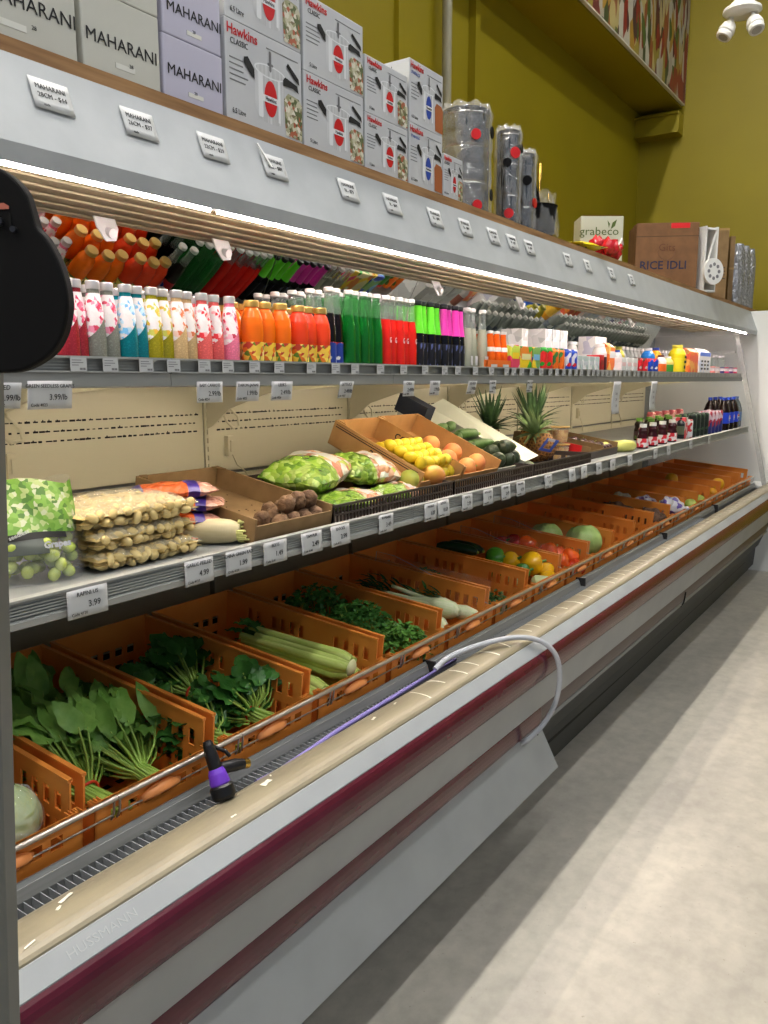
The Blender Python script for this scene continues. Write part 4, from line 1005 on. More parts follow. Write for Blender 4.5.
# fennel
M_fen = mat('fennel_white', (222,224,190), .35, noise=(9,(190,208,140),.35,.8,(20,3,20)))
def fennel(desc, u, v, w, rz, L=.30, r=.035):
    t = thing('fennel', desc, 'vegetable', atc(5,u,v,w), (CT,0,rz), 'white stemmed fennel')
    mb = MB()
    mb.tube([(0,0,.03),(0,.02,.032),(0,.06,.035),(0,.11,.034),(-.004,.18,.034),(-.012,L,.045)],.03,14,rs=[r*.35,r*.85,r,r*.72,r*.42,r*.25])
    mb.tube([(.012,.06,.04),(.02,.14,.045),(.03,L*.9,.06)],.01,8,rs=[r*.4,.010,.006]); mb.tube([(-.012,.06,.035),(-.025,.14,.04),(-.04,L*.9,.04)],.01,8,rs=[r*.4,.010,.006])
    mb.build('bulb_and_stems', M_fen, t)
    lf = MB(); rg = random.Random(int(u*100))
    for i in range(50): leaf(lf,(rg.uniform(-.05,.05),L+rg.uniform(-.06,.05),.05+rg.uniform(-.02,.03)),(rg.uniform(-1,1),1,rg.uniform(-.2,.7)),(0,0,1),.06,.012,rg=rg)
    lf.build('fronds', leafmat('fennel_frond',(40,90,36),(26,66,26)), t)
fennel('fennel with thick white stem lying on top',.17,.06,.08,.12); fennel('fennel partly under the top one, to its left',.08,.05,.05,.05,.26); fennel('fennel bulb at the front right of its crate',.25,.02,.05,.0,.22,.028)
t = tiny('broccoli','small green broccoli pieces at the front of a crate',6,.18,.09,.03,(.09,.06,.07),180,leafmat('broccoli_green',(66,104,44),(40,76,34)),5,lw=.01)
tiny('herb_bunch','dark green herb bunch at the back of the broccoli crate',6,.14,.36,.06,(.11,.09,.07),160,M_lf3,6)
# cucumbers, peppers
def cuke(desc, k,u,v,w,rz,L,r,c, group=None):
    t = thing('cucumber', desc, 'vegetable', atc(k,u,v,w), (CT,0,rz), group)
    mb = MB().tube([(0,L*i/9,.006*sin(pi*i/9)) for i in range(10)],r,12,rs=[r*(.35+.65*min(1,sin(pi*(i+.4)/9.8)*1.8)) for i in range(10)]); mb.build('cucumber_body', mat('cuke_%d_%d_%d'%c,c,.35,noise=(30,tuple(int(v_*.7) for v_ in c),.3,.7,(1,.3,1)),bump=(60,.3,.003)), t)
    MB().cyl((0,-.006,0),(0,.004,0),.005,n=8).build('stem_end', M_st, t)
cuke('dark cucumber lying at the back left of its crate',7,.09,.30,.16,.25,.17,.022,(34,72,34),'dark cucumbers'); cuke('dark cucumber behind the green pepper',7,.16,.31,.15,.1,.16,.022,(30,66,32),'dark cucumbers')
def pepper(desc, k,u,v,w,r,c,rot=(1.2,0,0), group=None):
    t = thing('bell_pepper', desc, 'vegetable', atc(k,u,v,w), rot, group)
    ph = u*30
    def fn(d): a = atan2(d.y,d.x); return (1+.09*cos(3.5*a+ph) if abs(d.z) < .98 else 1)*(1-.16*max(0,d.z)**6-.12*max(0,-d.z)**6)
    MB().ell((0,0,0),(r,r,r*1.02),n=28,k=14,fn=lambda d: (1+.07*cos(4*atan2(d.y,d.x)+ph)*sqrt(max(0,1-d.z**2)))*(1-.25*max(0,(d.z-.8)*5)**2*.6-.1*max(0,-d.z-.8))).build('pepper_body', mat('pepper_%d_%d_%d'%c,c,.18,coat=.5), t)
    MB().tube([(0,0,r*.72),(.002,0,r*1.0),(.008,0,r*1.2)],.005,8,rs=[.009,.005,.006]).build('stem', mat('pepper_stem',(70,120,40),.5), t)
YP = (238,178,16); RP = (190,26,22); OP = (232,92,24); GP = (66,130,34)
pepper('green bell pepper lying behind the yellow ones',7,.18,.26,.13,.042,GP,(1.4,.3,.2)); pepper('long green pepper touching the green bell pepper',7,.10,.22,.11,.038,(80,146,40),(1.5,.2,-.4))
pepper('deep green pepper between two yellow peppers',7,.17,.13,.10,.036,(50,110,30),(1.3,0,.5))
for i,(u,v,w,r,ds) in enumerate(((.23,.205,.115,.044,'yellow bell pepper at the back of its group'),(.25,.12,.125,.048,'largest yellow bell pepper, on top'),(.24,.035,.08,.036,'small yellow bell pepper by the front rail'),(.28,.07,.10,.036,'yellow bell pepper at the right wall of its crate'))):
    pepper(ds,7,u-.015,v,w,r,YP,(1.0+.3*i,.2*i,.4*i),'yellow bell peppers')
for i,(u,v,w,r,ds) in enumerate(((.13,.14,.08,.032,'white green squash left of the deep green pepper'),(.16,.05,.08,.03,'small white green squash near the front rail'))):
    t = thing('pale_squash', ds, 'vegetable', atc(7,u,v,w), (1.2,0,.3), 'pale squashes')
    MB().lathe([(0,-r),(r*.7,-r*.8),(r,-.2*r),(r*.7,.6*r),(r*.4,1.3*r),(0,1.5*r)],16).build('squash_body', mat('pale_squash',(206,214,150),.4), t); MB().cyl((0,0,1.4*r),(0,0,1.7*r),.005,n=8).build('stem', M_st, t)
for i,(u,v,w,c,ds) in enumerate(((.12,.36,.12,RP,'red bell pepper furthest back'),(.19,.33,.12,RP,'red bell pepper beside the furthest back red one'),(.20,.27,.125,OP,'orange bell pepper behind the red ones'),(.14,.20,.10,OP,'orange bell pepper in the middle left'),(.21,.17,.115,OP,'orange bell pepper on top of the middle'),(.16,.09,.09,OP,'orange bell pepper near the front left'),(.24,.08,.10,OP,'orange bell pepper near the front right'),(.20,.035,.07,(206,60,24),'reddish pepper against the front rail'),(.27,.15,.09,(222,80,24),'orange pepper at the right wall'))):
    pepper(ds,8,u-.01,v,w,.041,c,(.9+.25*i,.3*i,.5*i),'red and orange bell peppers')
# cabbages
M_cab = mat('cabbage', (186,206,126), .45, noise=(16,(150,184,92),.3,.7), bump=(14,.6,.01))
def cabbage(desc,k,u,v,w,r,m=M_cab,wrap=False):
    t = thing('cabbage', desc, 'vegetable', atc(k,u,v,w), (CT,.2,u*9), 'cabbages' if not wrap else None)
    MB().ell((0,0,r*.9),(r,r,r*.88),n=30,k=18,fn=lambda d:1+.018*sin(5*atan2(d.y,d.x)+6*d.z)+.012*sin(11*atan2(d.y,d.x)+3*d.z)).build('head', m, t)
    lf = MB(); rg = random.Random(int(u*50))
    for i in range(5):
        a = 2*pi*i/5+.5
        def g(p_,q_,a=a):
            th_ = a+(p_-.5)*1.6; ph_ = pi*(.88-.72*q_); rr_ = r*(1.025+.02*sin(12*p_+5*q_)+.05*q_**6)
            return (rr_*sin(ph_)*cos(th_), rr_*sin(ph_)*sin(th_), r*.9+rr_*.88*cos(ph_))
        lf.grid(g,10,10)
    lf.build('outer_leaves', m, t)
    if wrap:
        MB().ell((0,0,r*.9),(r*1.08,r*1.08,r*.97),n=36,k=20,fn=lambda d:1+.03*sin(13*d.x+9*d.y)+.02*sin(31*d.z+17*d.x)).build('cling_wrap', film('cling',(255,255,255),.25,.05,60,.03), t)
    return t
cabbage('pale cabbage in cling wrap in the nearest crate',0,.215,.10,.06,.070,mat('pale_cabbage',(206,214,150),.45,noise=(16,(170,196,110),.3,.7),bump=(14,.6,.01)),True)
cabbage('round green cabbage at the back of its crate',9,.13,.28,.04,.078); cabbage('round green cabbage nearest the guard rail',9,.20,.11,.04,.085)
# netted and bagged goods further along
def lump(name, desc, cat, k,u,v,w,size,m,seed,group=None,band=None):
    t = thing(name, desc, cat, atc(k,u,v,w), (CT,0,.2), group)
    MB().ell((0,0,size[2]),size,n=26,k=14,fn=lambda d:1+.10*sin(7*d.x+seed)+.08*sin(9*d.y+2*seed)+.05*sin(19*d.z+seed)).build('bag_body', m, t)
    MB().tube([(0,-size[1]*.9,size[2]),(0,-size[1]*1.15,size[2]*1.1),(.01,-size[1]*1.3,size[2]*1.0)],.008,8,rs=[.016,.006,.014]).build('bag_neck', m, t)
    return t
M_net = mat('brown_net',(120,86,60),.6,noise=(60,(70,46,34),.35,.65),bump=(90,1,.01))
lump('netted_bag','brown netted bag of roots at the back of its crate','bag',12,.13,.28,.03,(.10,.10,.055),M_net,1,'brown netted bags'); lump('netted_bag','brown netted bag of roots near the front of its crate','bag',12,.2,.10,.03,(.09,.08,.05),M_net,2,'brown netted bags')
lump('cauliflower_bag','white bagged produce behind the purple bag','bag',13,.12,.36,.03,(.08,.08,.06),mat('white_bag',(216,214,190),.35,noise=(40,(180,176,150),.3,.7)),3)
lump('purple_bag','purple and white bag of produce in the middle of its crate','bag',13,.15,.22,.04,(.10,.07,.055),blotch('purple_white',[(200,196,206),(120,90,140),(220,214,220),(160,140,170)],40,.3),4)
lump('garlic_bag','white net of garlic with purple label nearest the rail','bag',13,.20,.08,.05,(.09,.07,.055),blotch('white_purple',[(226,222,224),(226,222,224),(110,90,170),(200,196,190)],36,.3),5)
def gourd(name,desc,k,u,v,w,r,c,group=None):
    t = thing(name, desc, 'fruit', atc(k,u,v,w), (1.0,.3,u*8), group)
    MB().ell((0,0,0),(r,r,r*1.15),fn=lambda d:1+.03*sin(6*d.x)).build('fruit_body', mat('gourd_%d_%d_%d'%c,c,.35), t); MB().cyl((0,0,r*1.05),(.003,0,r*1.3),.004,n=7).build('stem', M_st, t)
for i,(u,v,ds) in enumerate(((.12,.22,'green gourd furthest back of three'),(.19,.12,'green gourd in the middle of three'),(.24,.05,'green gourd nearest the rail'))): gourd('green_gourd',ds,14,u,v,.07,.04,(186,200,96),'green gourds')
gourd('green_gourd','single small green gourd in its own crate',15,.18,.06,.07,.035,(176,186,80))
gourd('yellow_fruit','yellow fruit at the back of a far crate',16,.18,.34,.13,.045,(236,180,40)); gourd('yellow_fruit','yellow fruit at the front of a far crate',17,.18,.09,.10,.045,(236,176,36)); gourd('yellow_fruit','small yellow fruit against the wall of a far crate',16,.26,.07,.07,.035,(230,160,40))

for k, dsc in ((5,'fennel'),(6,'broccoli'),(7,'cucumbers and yellow peppers'),(8,'red and orange peppers'),(9,'cabbages'),(12,'netted bags'),(13,'purple bag'),(14,'green gourds'),(15,'single gourd'),(16,'back yellow fruit'),(17,'front yellow fruit')):
    t = thing('crate_riser','orange slotted riser inside the crate, under the %s'%dsc,'crate liner',inC(k,.014,.03,.005),(CT,0,0))
    h_ = LIFT.get(k,.03)
    us = [0]; 
    x = .02
    while x < .25: us += [x,x+.02]; x += .035
    us += [.276]; vs_ = [0]; y = .02
    while y < .54: vs_ += [y,y+.03]; y += .05
    vs_ += [.56]
    MB().cells(us,vs_,lambda i,j: not(i%2==1 and j%2==1),lambda u,v,w:(u,v,h_-.004+w),.004).build('riser_top', M_orange, t)
    for x_ in (0,.272): MB().bb((x_,0,0),(x_+.004,.56,h_-.004)).build('riser_side', M_orange, t)
# ------------------------------------------------------------------ produce on the lower shelf
LS = 1.2225
M_bagfilm = film('bag_film_thin',(240,236,216),.30,.08,26,.03)
# bag of green grapes with printed top
gx, gy = .855, 1.405
t = thing('grape_bag','zip bag of green grapes with printed leafy top at the left end','bag',(gx,gy,LS),(0,0,-.35))
def gb(off=0, v0=0, v1=1, u0=0, u1=1):
    def f(u, v):
        u = u0+(u1-u0)*u; v = v0+(v1-v0)*v; a = 2*pi*u
        k = 1-.80*max(0,v-.35)/.65
        k = max(k,.10); wx = .108+off-.016*v+.004*sin(6*a); wy = (.062+off)*k+.004*sin(5*a+9*v)
        return (wx*cos(a), wy*sin(a)+.02*v, .002+v*.185+.008*sin(3*a)*v)
    return f
MB().grid(gb(),40,16).build('bag_film', film('grape_bag_film',(255,255,255),.12,.08,26,.03), t)
MB().grid(gb(.0015,.50,1.0,.5,1.0),30,10).build('printed_top', blotch('leaf_print',[(96,140,48),(116,158,66),(160,176,120),(70,110,40),(180,186,160),(106,148,54)],110,.3), t)
MB().grid(gb(.0022,.44,.50,.5,.86),24,2).build('black_band', M_ink, t)
MB().grid(gb(.0012,.30,.50,.62,.80),12,4).build('dark_print', mat('dark_print',(90,96,92),.3), t)
text('lettering','Grapes',.017,M_paper,t,(.045,-.058,.075),(pi/2-.1,0,.15),1,.0008)
text('lettering','green seedless',.011,M_paper,t,(-.035,-.062,.095),(pi/2-.1,-.35,-.1),1,.0002)
rg = random.Random(4); pts = []
tries = 0
while len(pts) < 46 and tries < 6000:
    tries += 1
    z = rg.uniform(.013,.075); p = Vector((rg.uniform(-.085,.085), rg.uniform(-.043,.043), z))
    if (p.x/.09)**2+(p.y/.05)**2 > 1: continue
    if all((p-q).length > .0215 for q in pts): pts.append(p)
M_grape = mat('green_grape',(186,200,96),.22,noise=(20,(160,180,76),.3,.7),sub=.0,coat=.3)
pts.sort(key=lambda p:(p.y,p.x))
R_ = Euler((0,0,-.35)).to_matrix(); gp = None
for i, p in enumerate(pts):
    if gp is None:
        gp = MB().ell((0,0,0),(.0118,.0118,.0145),n=14,k=9).build('grape', M_grape); o = gp
    else: o = gp.copy(); COL.objects.link(o)
    o.location = Vector((gx,gy,LS))+R_@p; o.rotation_euler = (rg.uniform(0,3),rg.uniform(0,3),0)
    tag(o,'green grape inside the zip bag at the left end of the shelf','grape','green grapes in the zip bag')
# stacked bags of peeled garlic
M_gar = mat('peeled_garlic',(222,200,140),.35,noise=(16,(206,180,116),.3,.7))
def garlicbag(desc, x, y, z, w, l, h, rz, seed):
    t = thing('garlic_bag', desc, 'bag', (x,y,z), (0,0,rz), 'stacked bags of peeled garlic')
    rg = random.Random(seed); cl = MB()
    sh = lambda u,v: (1-abs(2*u-1)**3)*(1-abs(2*v-1)**3)
    def surf(u,v,sg,o=0): return Vector(((u-.5)*w,(v-.5)*l,h*.5+sg*(h*.5+o)*max(.05,sh(u,v))**.42))
    MB().grid(lambda u,v: surf(u,v,1,-.005),10,10).grid(lambda u,v: surf(1-u,v,-1,-.003),10,10).build('garlic_core', M_gar, t)
    P = []
    for i in range(4000):
        u, v, sg = rg.uniform(.06,.94), rg.uniform(.05,.95), rg.choice((1,1,-1))
        if rg.random() < .5: v = rg.uniform(.02,.2)
        p = surf(u,v,sg,-.008)
        if all((p-q).length > .0165 for q in P): P.append(p)
        if len(P) >= 190: break
    for p in P: cl.ell(p,(.0098,.0108,.0150),rot=(rg.uniform(0,3),rg.uniform(0,3),rg.uniform(0,3)),n=8,k=6)
    cl.build('garlic_cloves', M_gar, t, kind='stuff')
    rw = lambda u,v: .0025*sin(31*u+9*v)+.002*sin(23*v-7*u)
    MB().grid(lambda u,v: surf(u,v,1,.009)+Vector((0,0,rw(u,v)))*1.2,26,20).grid(lambda u,v: surf(1-u,v,-1,.004),16,14).build('bag_film', M_bagfilm, t)
    MB().grid(lambda u,v: Vector((w*.5-.01+u*.05,(v-.5)*l*.7*(1-.3*u),h*.5-.02*u+.006*sin(14*v+5*u))),6,14).build('bag_end', film('bag_end_film',(250,250,240),.4,.1,30,.03), t)
garlicbag('peeled garlic bag at the bottom of the stack of three',1.09,1.42,LS,.27,.19,.040,.0,1)
garlicbag('peeled garlic bag in the middle of the stack of three',1.085,1.425,LS+.0405,.27,.19,.042,.04,2)
garlicbag('peeled garlic bag on top of the stack of three',1.08,1.43,LS+.083,.29,.20,.046,-.03,3)
# carrots
M_car = blotch('carrot_bag',[(222,104,50),(232,120,62),(206,88,40),(226,110,56)],60,.25,bump=.01)
M_carp = blotch('carrot_bag_pale',[(206,150,130),(222,176,160),(190,130,110),(214,160,140)],60,.2,bump=.01)
M_viol = mat('bag_violet',(60,40,130),.3)
def carrots(desc, x,y,z,rz,l=.17,w=.11,h=.035):
    t = thing('carrot_bag', desc, 'bag', (x,y,z), (0,0,rz), 'stacked bags of baby carrots')
    def f(sg,u0,u1,o=0):
        def g(u,v):
            u = u0+(u1-u0)*u; a = (1-abs(2*u-1)**3)*(1-abs(2*v-1)**3); return ((u-.5)*l,(v-.5)*w*(1-.0*u),h*.5+sg*(h*.5+o)*max(a,.0)**.6+.0015*sin(21*u+8*v))
        return g
    MB().grid(f(1,0,.62),12,12).grid(f(-1,0,.62),12,12).build('carrot_part', M_car, t)
    MB().grid(f(1,.62,.76,.001),4,12).grid(f(-1,.62,.76,.001),4,12).grid(f(1,.0,.1,.0015),3,12).build('violet_band', M_viol, t)
    MB().grid(f(1,.76,1),6,12).grid(f(-1,.76,1),6,12).build('clear_end', M_carp, t)
carrots('baby carrot bag at the bottom of the pile of four',1.285,1.43,LS,-.75); carrots('baby carrot bag second from the bottom',1.275,1.44,LS+.0355,-.6)
carrots('baby carrot bag second from the top',1.30,1.45,LS+.071,-.8); carrots('baby carrot bag on top of the pile of four',1.27,1.46,LS+.1065-.002,-.55,.19,.11,.036)
# daikon
for i,(ds,p0,p1,r) in enumerate((('thick white daikon root, front one, beside the carrots',(1.24,1.46),(1.335,1.315),.030),('thick white daikon root behind the front one',(1.20,1.56),(1.315,1.37),.028))):
    d = Vector((p1[0]-p0[0],p1[1]-p0[1],0)); L = d.length; t = thing('daikon', ds, 'vegetable', (p0[0],p0[1],LS), (0,0,atan2(d.y,d.x)), 'daikon roots')
    MB().tube([(L*q/8,0,r) for q in range(9)],r,18,rs=[r*v for v in (.35,.7,.88,.96,1,1,.97,.9,.6)]).build('root', mat('daikon_skin',(222,210,170),.4,noise=(12,(206,192,148),.3,.7,(1,6,6))), t)
    mb = MB(); rg = random.Random(i)
    for q in range(26): a = rg.uniform(0,2*pi); rr = r*.8*sqrt(rg.random()); mb.cyl((L-.005,rr*cos(a),r+rr*sin(a)),(L+rg.uniform(.008,.024),rr*1.1*cos(a),r+rr*1.1*sin(a)),.0035,.0025,n=6)
    mb.build('cut_stalks', mat('cut_stalk',(196,196,120),.5), t)
def tray(desc, x0,y0,z0,w,l,h,tilt,m,cat='box',name='cardboard_tray',fh=None,inner=None,floorm=None):
    """open box; x0,y0,z0 = front left bottom; tilts up towards the wall"""
    t = thing(name, desc, cat, (x0,y0,z0), (tilt,0,0)); fh = fh or h
    MB().bb((0,0,0),(w,l,.004)).build('tray_floor', floorm or m, t)
    for nm,a,b in (('side',(0,0,0),(.005,l,h)),('side',(w-.005,0,0),(w,l,h)),('back',(.005,l-.005,0),(w-.005,l,h)),('front',(.005,0,0),(w-.005,.005,fh))): MB().bb(a,b).build('tray_'+nm, m, t, bevel=.001)
    for x_ in (.006,w-.03):
        MB().poly([(x_,l-.006,h),(x_+.024,l-.006,h),(x_+(.0 if x_ < .1 else .024),l-.04,h)],(0,0,.003)).build('tray_corner', m, t)
    return t
def on(o, u, v, w): return o.matrix_basis @ Vector((u,v,w))
# tray with brown roots
T1 = tray('long low cardboard tray with a heap of brown roots at its front right',1.335,1.275,LS,.285,.42,.062,radians(10),M_card,fh=.045)
M_root = mat('brown_root',(126,96,66),.8,noise=(30,(84,60,40),.35,.65),bump=(60,1,.008))
rg = random.Random(8); P = []; rt0 = None
for (u,v,w) in [(.12,.03,.028),(.165,.03,.028),(.21,.035,.028),(.25,.03,.03),(.14,.075,.028),(.19,.078,.03),(.235,.075,.03),(.16,.05,.066),(.205,.055,.068),(.245,.052,.068),(.10,.07,.026),(.265,.095,.03),(.225,.115,.028),(.18,.12,.026)]: P.append((u,v,w))
for i,(u,v,w) in enumerate(P):
    if rt0 is None:
        rt0 = thing('brown_root','x','vegetable'); MB().ell((0,0,0),(.024,.023,.021),n=18,k=11,fn=lambda d:1+.09*sin(9*d.x+2)*sin(8*d.y)+.07*sin(15*d.z+6*d.x)).build('root_body', M_root, rt0)
        mb = MB()
        for q in range(12): a = q*2.4; d = Vector((cos(a)*.7,sin(a)*.7,.5*sin(q))); mb.tube([d*.020,d*.028+Vector((0,0,.002))],.0008,4)
        mb.build('rootlets', M_root, rt0); o = rt0
    else: o = copy_tree(rt0)
    o.location = on(T1,u,v,w); o.rotation_euler = (rg.uniform(0,3),rg.uniform(0,3),rg.uniform(0,3))
    row = 'on top of the heap' if w > .05 else 'at the bottom of the heap'
    tag(o, f'round brown hairy root {row}, {ORD[i]} counted from the front left','vegetable','brown roots in the cardboard tray')
mb = MB(); rg = random.Random(9)
for i in range(60): mb.ell((rg.uniform(.03,.26),rg.uniform(.10,.34),.0045),(rg.uniform(.001,.004),rg.uniform(.001,.004),.001),n=6,k=4)
mb.build('soil_crumbs', mat('soil',(60,40,24),.9), T1, kind='stuff')
# black baskets
def basket(desc, x0, x1, y1=1.92, h=.055):
    w = x1-x0; t = thing('black_basket', desc, 'basket', (x0,1.272,LS), (0,0,0), 'black baskets along the shelf front')
    us = [0,.004]; x = .009
    while x < w-.012: us += [x, x+.0105]; x += .0150
    us += [w]; us = sorted(set(us))
    S = lambda i,j: (j in (0,2,4)) or not abs((us[i+1]-us[i])-.0105) < 1e-6
    MB().cells(us,[0,.006,.026,.031,.048,h],S,lambda u,v,w_:(u,w_,v),.004).build('front_grille', M_blackmesh, t)
    MB().bb((0,-.002,h-.004),(w,.007,h)).build('front_lip', M_blackmesh, t)
    d = y1-1.272
    for x_ in (0,w-.004): MB().cells([0,.02]+[.02+.03*i+.01*(i%2) for i in range(1,int((d-.05)/.03))]+[d],[0,.012,.035,h],lambda i,j:j!=1 or i%2==0,lambda u,v,w_:(x_+w_,u,v),.004).build('side_grille', M_blackmesh, t)
    MB().bb((0,d-.004,0),(w,d,h)).build('back_wall', M_blackmesh, t); MB().bb((.004,.004,.001),(w-.004,d-.004,.004)).build('basket_floor', M_blackmesh, t)
    return t
basket('black slotted basket holding lettuce bags and lemons',1.628,2.255); basket('black slotted basket below the peach and avocado boxes',2.262,2.88); basket('black slotted basket below the pineapples',2.887,3.50)
# lettuce bags
M_let = blotch('lettuce_green',[(124,160,50),(142,174,66),(106,142,46),(160,184,96),(92,130,42)],55,.25,(1,1,1),bump=.01)
M_letp = blotch('lettuce_print',[(206,150,110),(190,206,96),(226,214,196),(198,130,100),(216,170,140),(224,224,210)],50,.22,(1,1,.6),bump=.01)
def lettuce(desc, x,y,z,rot,l,w,h,flip=False):
    t = thing('lettuce_bag', desc, 'bag', (x,y,z), rot, 'bags of lettuce hearts')
    def f(sg,u0,u1,o=0):
        def g(u,v):
            u = u0+(u1-u0)*u; a = (1-abs(2*u-1)**2.6)*(1-abs(2*v-1)**2.4); return ((u-.5)*l,(v-.5)*w*(1-.12*abs(2*u-1)**2),h*.5+sg*(h*.5+o)*max(a,0)**.5+.003*sin(11*u+7*v)+.002*sin(27*u-13*v))
        return g
    MB().grid(f(1,0,.45),14,18).grid(f(-1,0,.45),14,18).build('lettuce_part', M_let, t)
    MB().grid(f(1,.45,1,.001),16,18).grid(f(-1,.45,1,.001),16,18).build('printed_part', M_letp, t)
    mb = MB().grid(f(1,.52,.70,.003),6,8); mb.build('white_patch', film('white_patch',(240,240,240),.5,.3,20,.002), t)
    MB().grid(lambda u,v:(l*.5-.012+.04*u,(v-.5)*w*.5*(1+.3*u),h*.5+.01*sin(9*v)+.01*u),4,12).build('gathered_end', M_bagfilm, t)
lettuce('large bag of lettuce hearts, left one, leaning over the cardboard tray',1.84,1.53,LS+.058,(.10,-.10,.25),.29,.21,.10)
lettuce('bag of lettuce hearts, right one, next to the mangoes',2.06,1.50,LS+.06,(.25,.05,-.25),.22,.18,.085)
lettuce('lower bag of lettuce hearts tucked under the left one',1.86,1.40,LS+.008,(.0,.0,.1),.24,.17,.05)
lettuce('lower bag of lettuce hearts tucked under the right one',2.07,1.37,LS+.008,(.1,.0,.0),.16,.12,.05)
# mangoes
def mango(ds,x,y,z,c,c2,rz):
    t = thing('mango', ds, 'fruit', (x,y,z), (.1,.2,rz), 'mangoes')
    MB().ell((0,0,0),(.062,.042,.038),n=24,k=14,fn=lambda d:1+.08*d.x-.05*abs(d.y)).build('fruit_body', mat('mango_%d'%c[0],c,.35,noise=(9,c2,.35,.65)), t); MB().cyl((.058,0,.0),(.066,0,.0),.004,n=8).build('stem_end', M_st, t)
mango('green mango lying left of the yellow one',2.165,1.375,LS+.062,(150,164,66),(176,176,80),.8); mango('yellow and red mango in front of the lemons',2.245,1.345,LS+.068,(222,176,60),(214,130,70),.2)
# tilted boxes
TL = radians(24)
def prop(x0,x1,ds):
    t = thing('support_carton', ds, 'box', (x0,1.60,LS+.005)); MB().bb((0,0,0),(x1-x0,.22,.065)).build('carton_body', M_card2, t); MB().bb((0,-.001,.028),(x1-x0,0,.038)).build('tape', M_card, t)
prop(2.16,2.38,'flat brown carton propping up the lemon box'); prop(2.44,2.66,'flat brown carton propping up the peach box'); prop(2.72,2.92,'flat brown carton propping up the avocado box')
M_cardt = mat('light_cardboard',(186,142,88),.75,noise=(18,(170,128,76),.3,.7))
BA = tray('tilted cardboard box full of lemons',2.14,1.345,LS+.012,.262,.38,.085,TL,M_cardt,name='fruit_box',fh=.05)
text('lettering','30 DE',.035,M_ink,BA,(-.0008,.17,.045),(pi/2,0,-pi/2),1,.0006)
MB().bb((-.0006,.02,.065),(0,.37,.068)).build('printed_line', M_ink, BA); MB().bb((-.0006,.02,.073),(0,.37,.075)).build('printed_line', M_ink, BA)
text('lettering','COQUIMBO',.034,M_ink,BA,(.2562,.20,.052),(pi/2,0,-pi/2),1,.0006)
BB = tray('tilted cardboard box of peaches and apricots with a paper sign',2.415,1.345,LS+.010,.27,.40,.08,TL,M_cardt,name='fruit_box',fh=.05)
for o_ in (BB,): MB().bb((-.001,.03,.045),(0,.13,.078)).build('paper_sign', M_paper, o_); text('sign_lettering','PEACHES',.017,M_ink,o_,(-.0014,.08,.062),(pi/2,0,-pi/2),1)
BC = tray('tilted white lined box of avocados and green squash',2.70,1.36,LS+.010,.25,.48,.05,TL,mat('grey_board',(176,176,160),.6),name='fruit_box',fh=.04)
MB().poly([(.248,.0,.047),(.36,.0,.065),(.36,.50,.085),(.248,.50,.047)],(0,0,.003)).build('white_flap', mat('white_board',(216,218,198),.5), BC)
MB().bb((.06,.34,.052),(.245,.48,.056)).build('lid_flap', mat('white_board',(206,208,188),.5), BC)
MB().bb((.0,.36,.05),(.06,.50,.12)).build('dark_flap', mat('navy_board',(34,40,52),.6), BC)
def fruits(name, ds, proto, base, spots, cat, group, rg=random.Random(12)):
    kd = list(proto.children)
    for i,(u,v,w,where) in enumerate(spots):
        o = proto if i == 0 else copy_tree(proto, ch=kd)
        o.location = on(base,u,v,w); o.rotation_euler = (rg.uniform(0,3),rg.uniform(0,3),rg.uniform(0,3)); tag(o, f'{ds}, {where}', cat, group)
# lemons
lem = thing('lemon','x','fruit'); M_lem = mat('lemon_skin',(236,208,50),.35,noise=(8,(226,194,40),.3,.7),bump=(160,.3,.002))
MB().ell((0,0,0),(.019,.019,.022),n=16,k=12,fn=lambda d:1+.18*abs(d.z)**8).build('peel', M_lem, lem); MB().cyl((0,0,-.0225),(0,0,-.025),.0025,n=8).build('stem_end', M_st, lem)
sp = []; rows = 7
for j in range(rows):
    for i in range(6):
        u = .028+i*.0395+(.012 if j%2 else 0); v = .03+j*.040
        if u < .25: sp.append((u,v,.026+(.024 if j in (0,1,2,3,4) else 0),f'{ORD[i]} from left in the {ORD[j]} row from the rail'))
for j in range(4):
    for i in range(5): sp.append((.05+i*.04,.05+j*.042,.088,f'top layer, {ORD[i]} from left, {ORD[j]} row from the rail'))
fruits('lemon','yellow lemon',lem,BA,sp,'fruit','lemons in the tilted box')
pe = thing('peach','x','fruit'); MB().ell((0,0,0),(.036,.036,.034),n=20,k=12,fn=lambda d:1-.10*max(0,d.z)**8-.03*(d.y>0)*max(0,1-abs(d.x)*6)).build('fruit_body', mat('peach_skin',(222,120,80),.5,noise=(14,(226,160,86),.35,.65)), pe); MB().cyl((0,0,.03),(0,0,.036),.003,n=7).build('stem_end', M_st, pe)
sp = [(.12,.22,.045,'furthest back'),(.17,.15,.045,'in the middle, by the paper sign'),(.09,.12,.04,'at the left wall'),(.20,.06,.045,'near the front right'),(.12,.05,.04,'front left')]
fruits('peach','round peach in the tilted box',pe,BB,sp,'fruit','peaches in the tilted box')
av = thing('avocado','x','fruit'); MB().lathe([(0,-.034),(.018,-.03),(.029,-.014),(.030,.004),(.023,.024),(.013,.040),(0,.046)],18).build('fruit_body', mat('avocado_skin',(54,66,40),.45,noise=(30,(38,48,30),.35,.65),bump=(120,.6,.002)), av); MB().cyl((0,0,.044),(0,0,.049),.004,n=8).build('stem_end', M_st, av)
sp = [(.10,.05,.045,'front left'),(.17,.045,.045,'front middle'),(.23,.05,.045,'front right'),(.14,.10,.05,'behind the front ones'),(.21,.11,.055,'largest looking, behind on the right'),(.17,.07,.085,'on top of the others')]
fruits('avocado','dark avocado in the white lined box',av,BC,sp,'fruit','avocados in the white lined box')
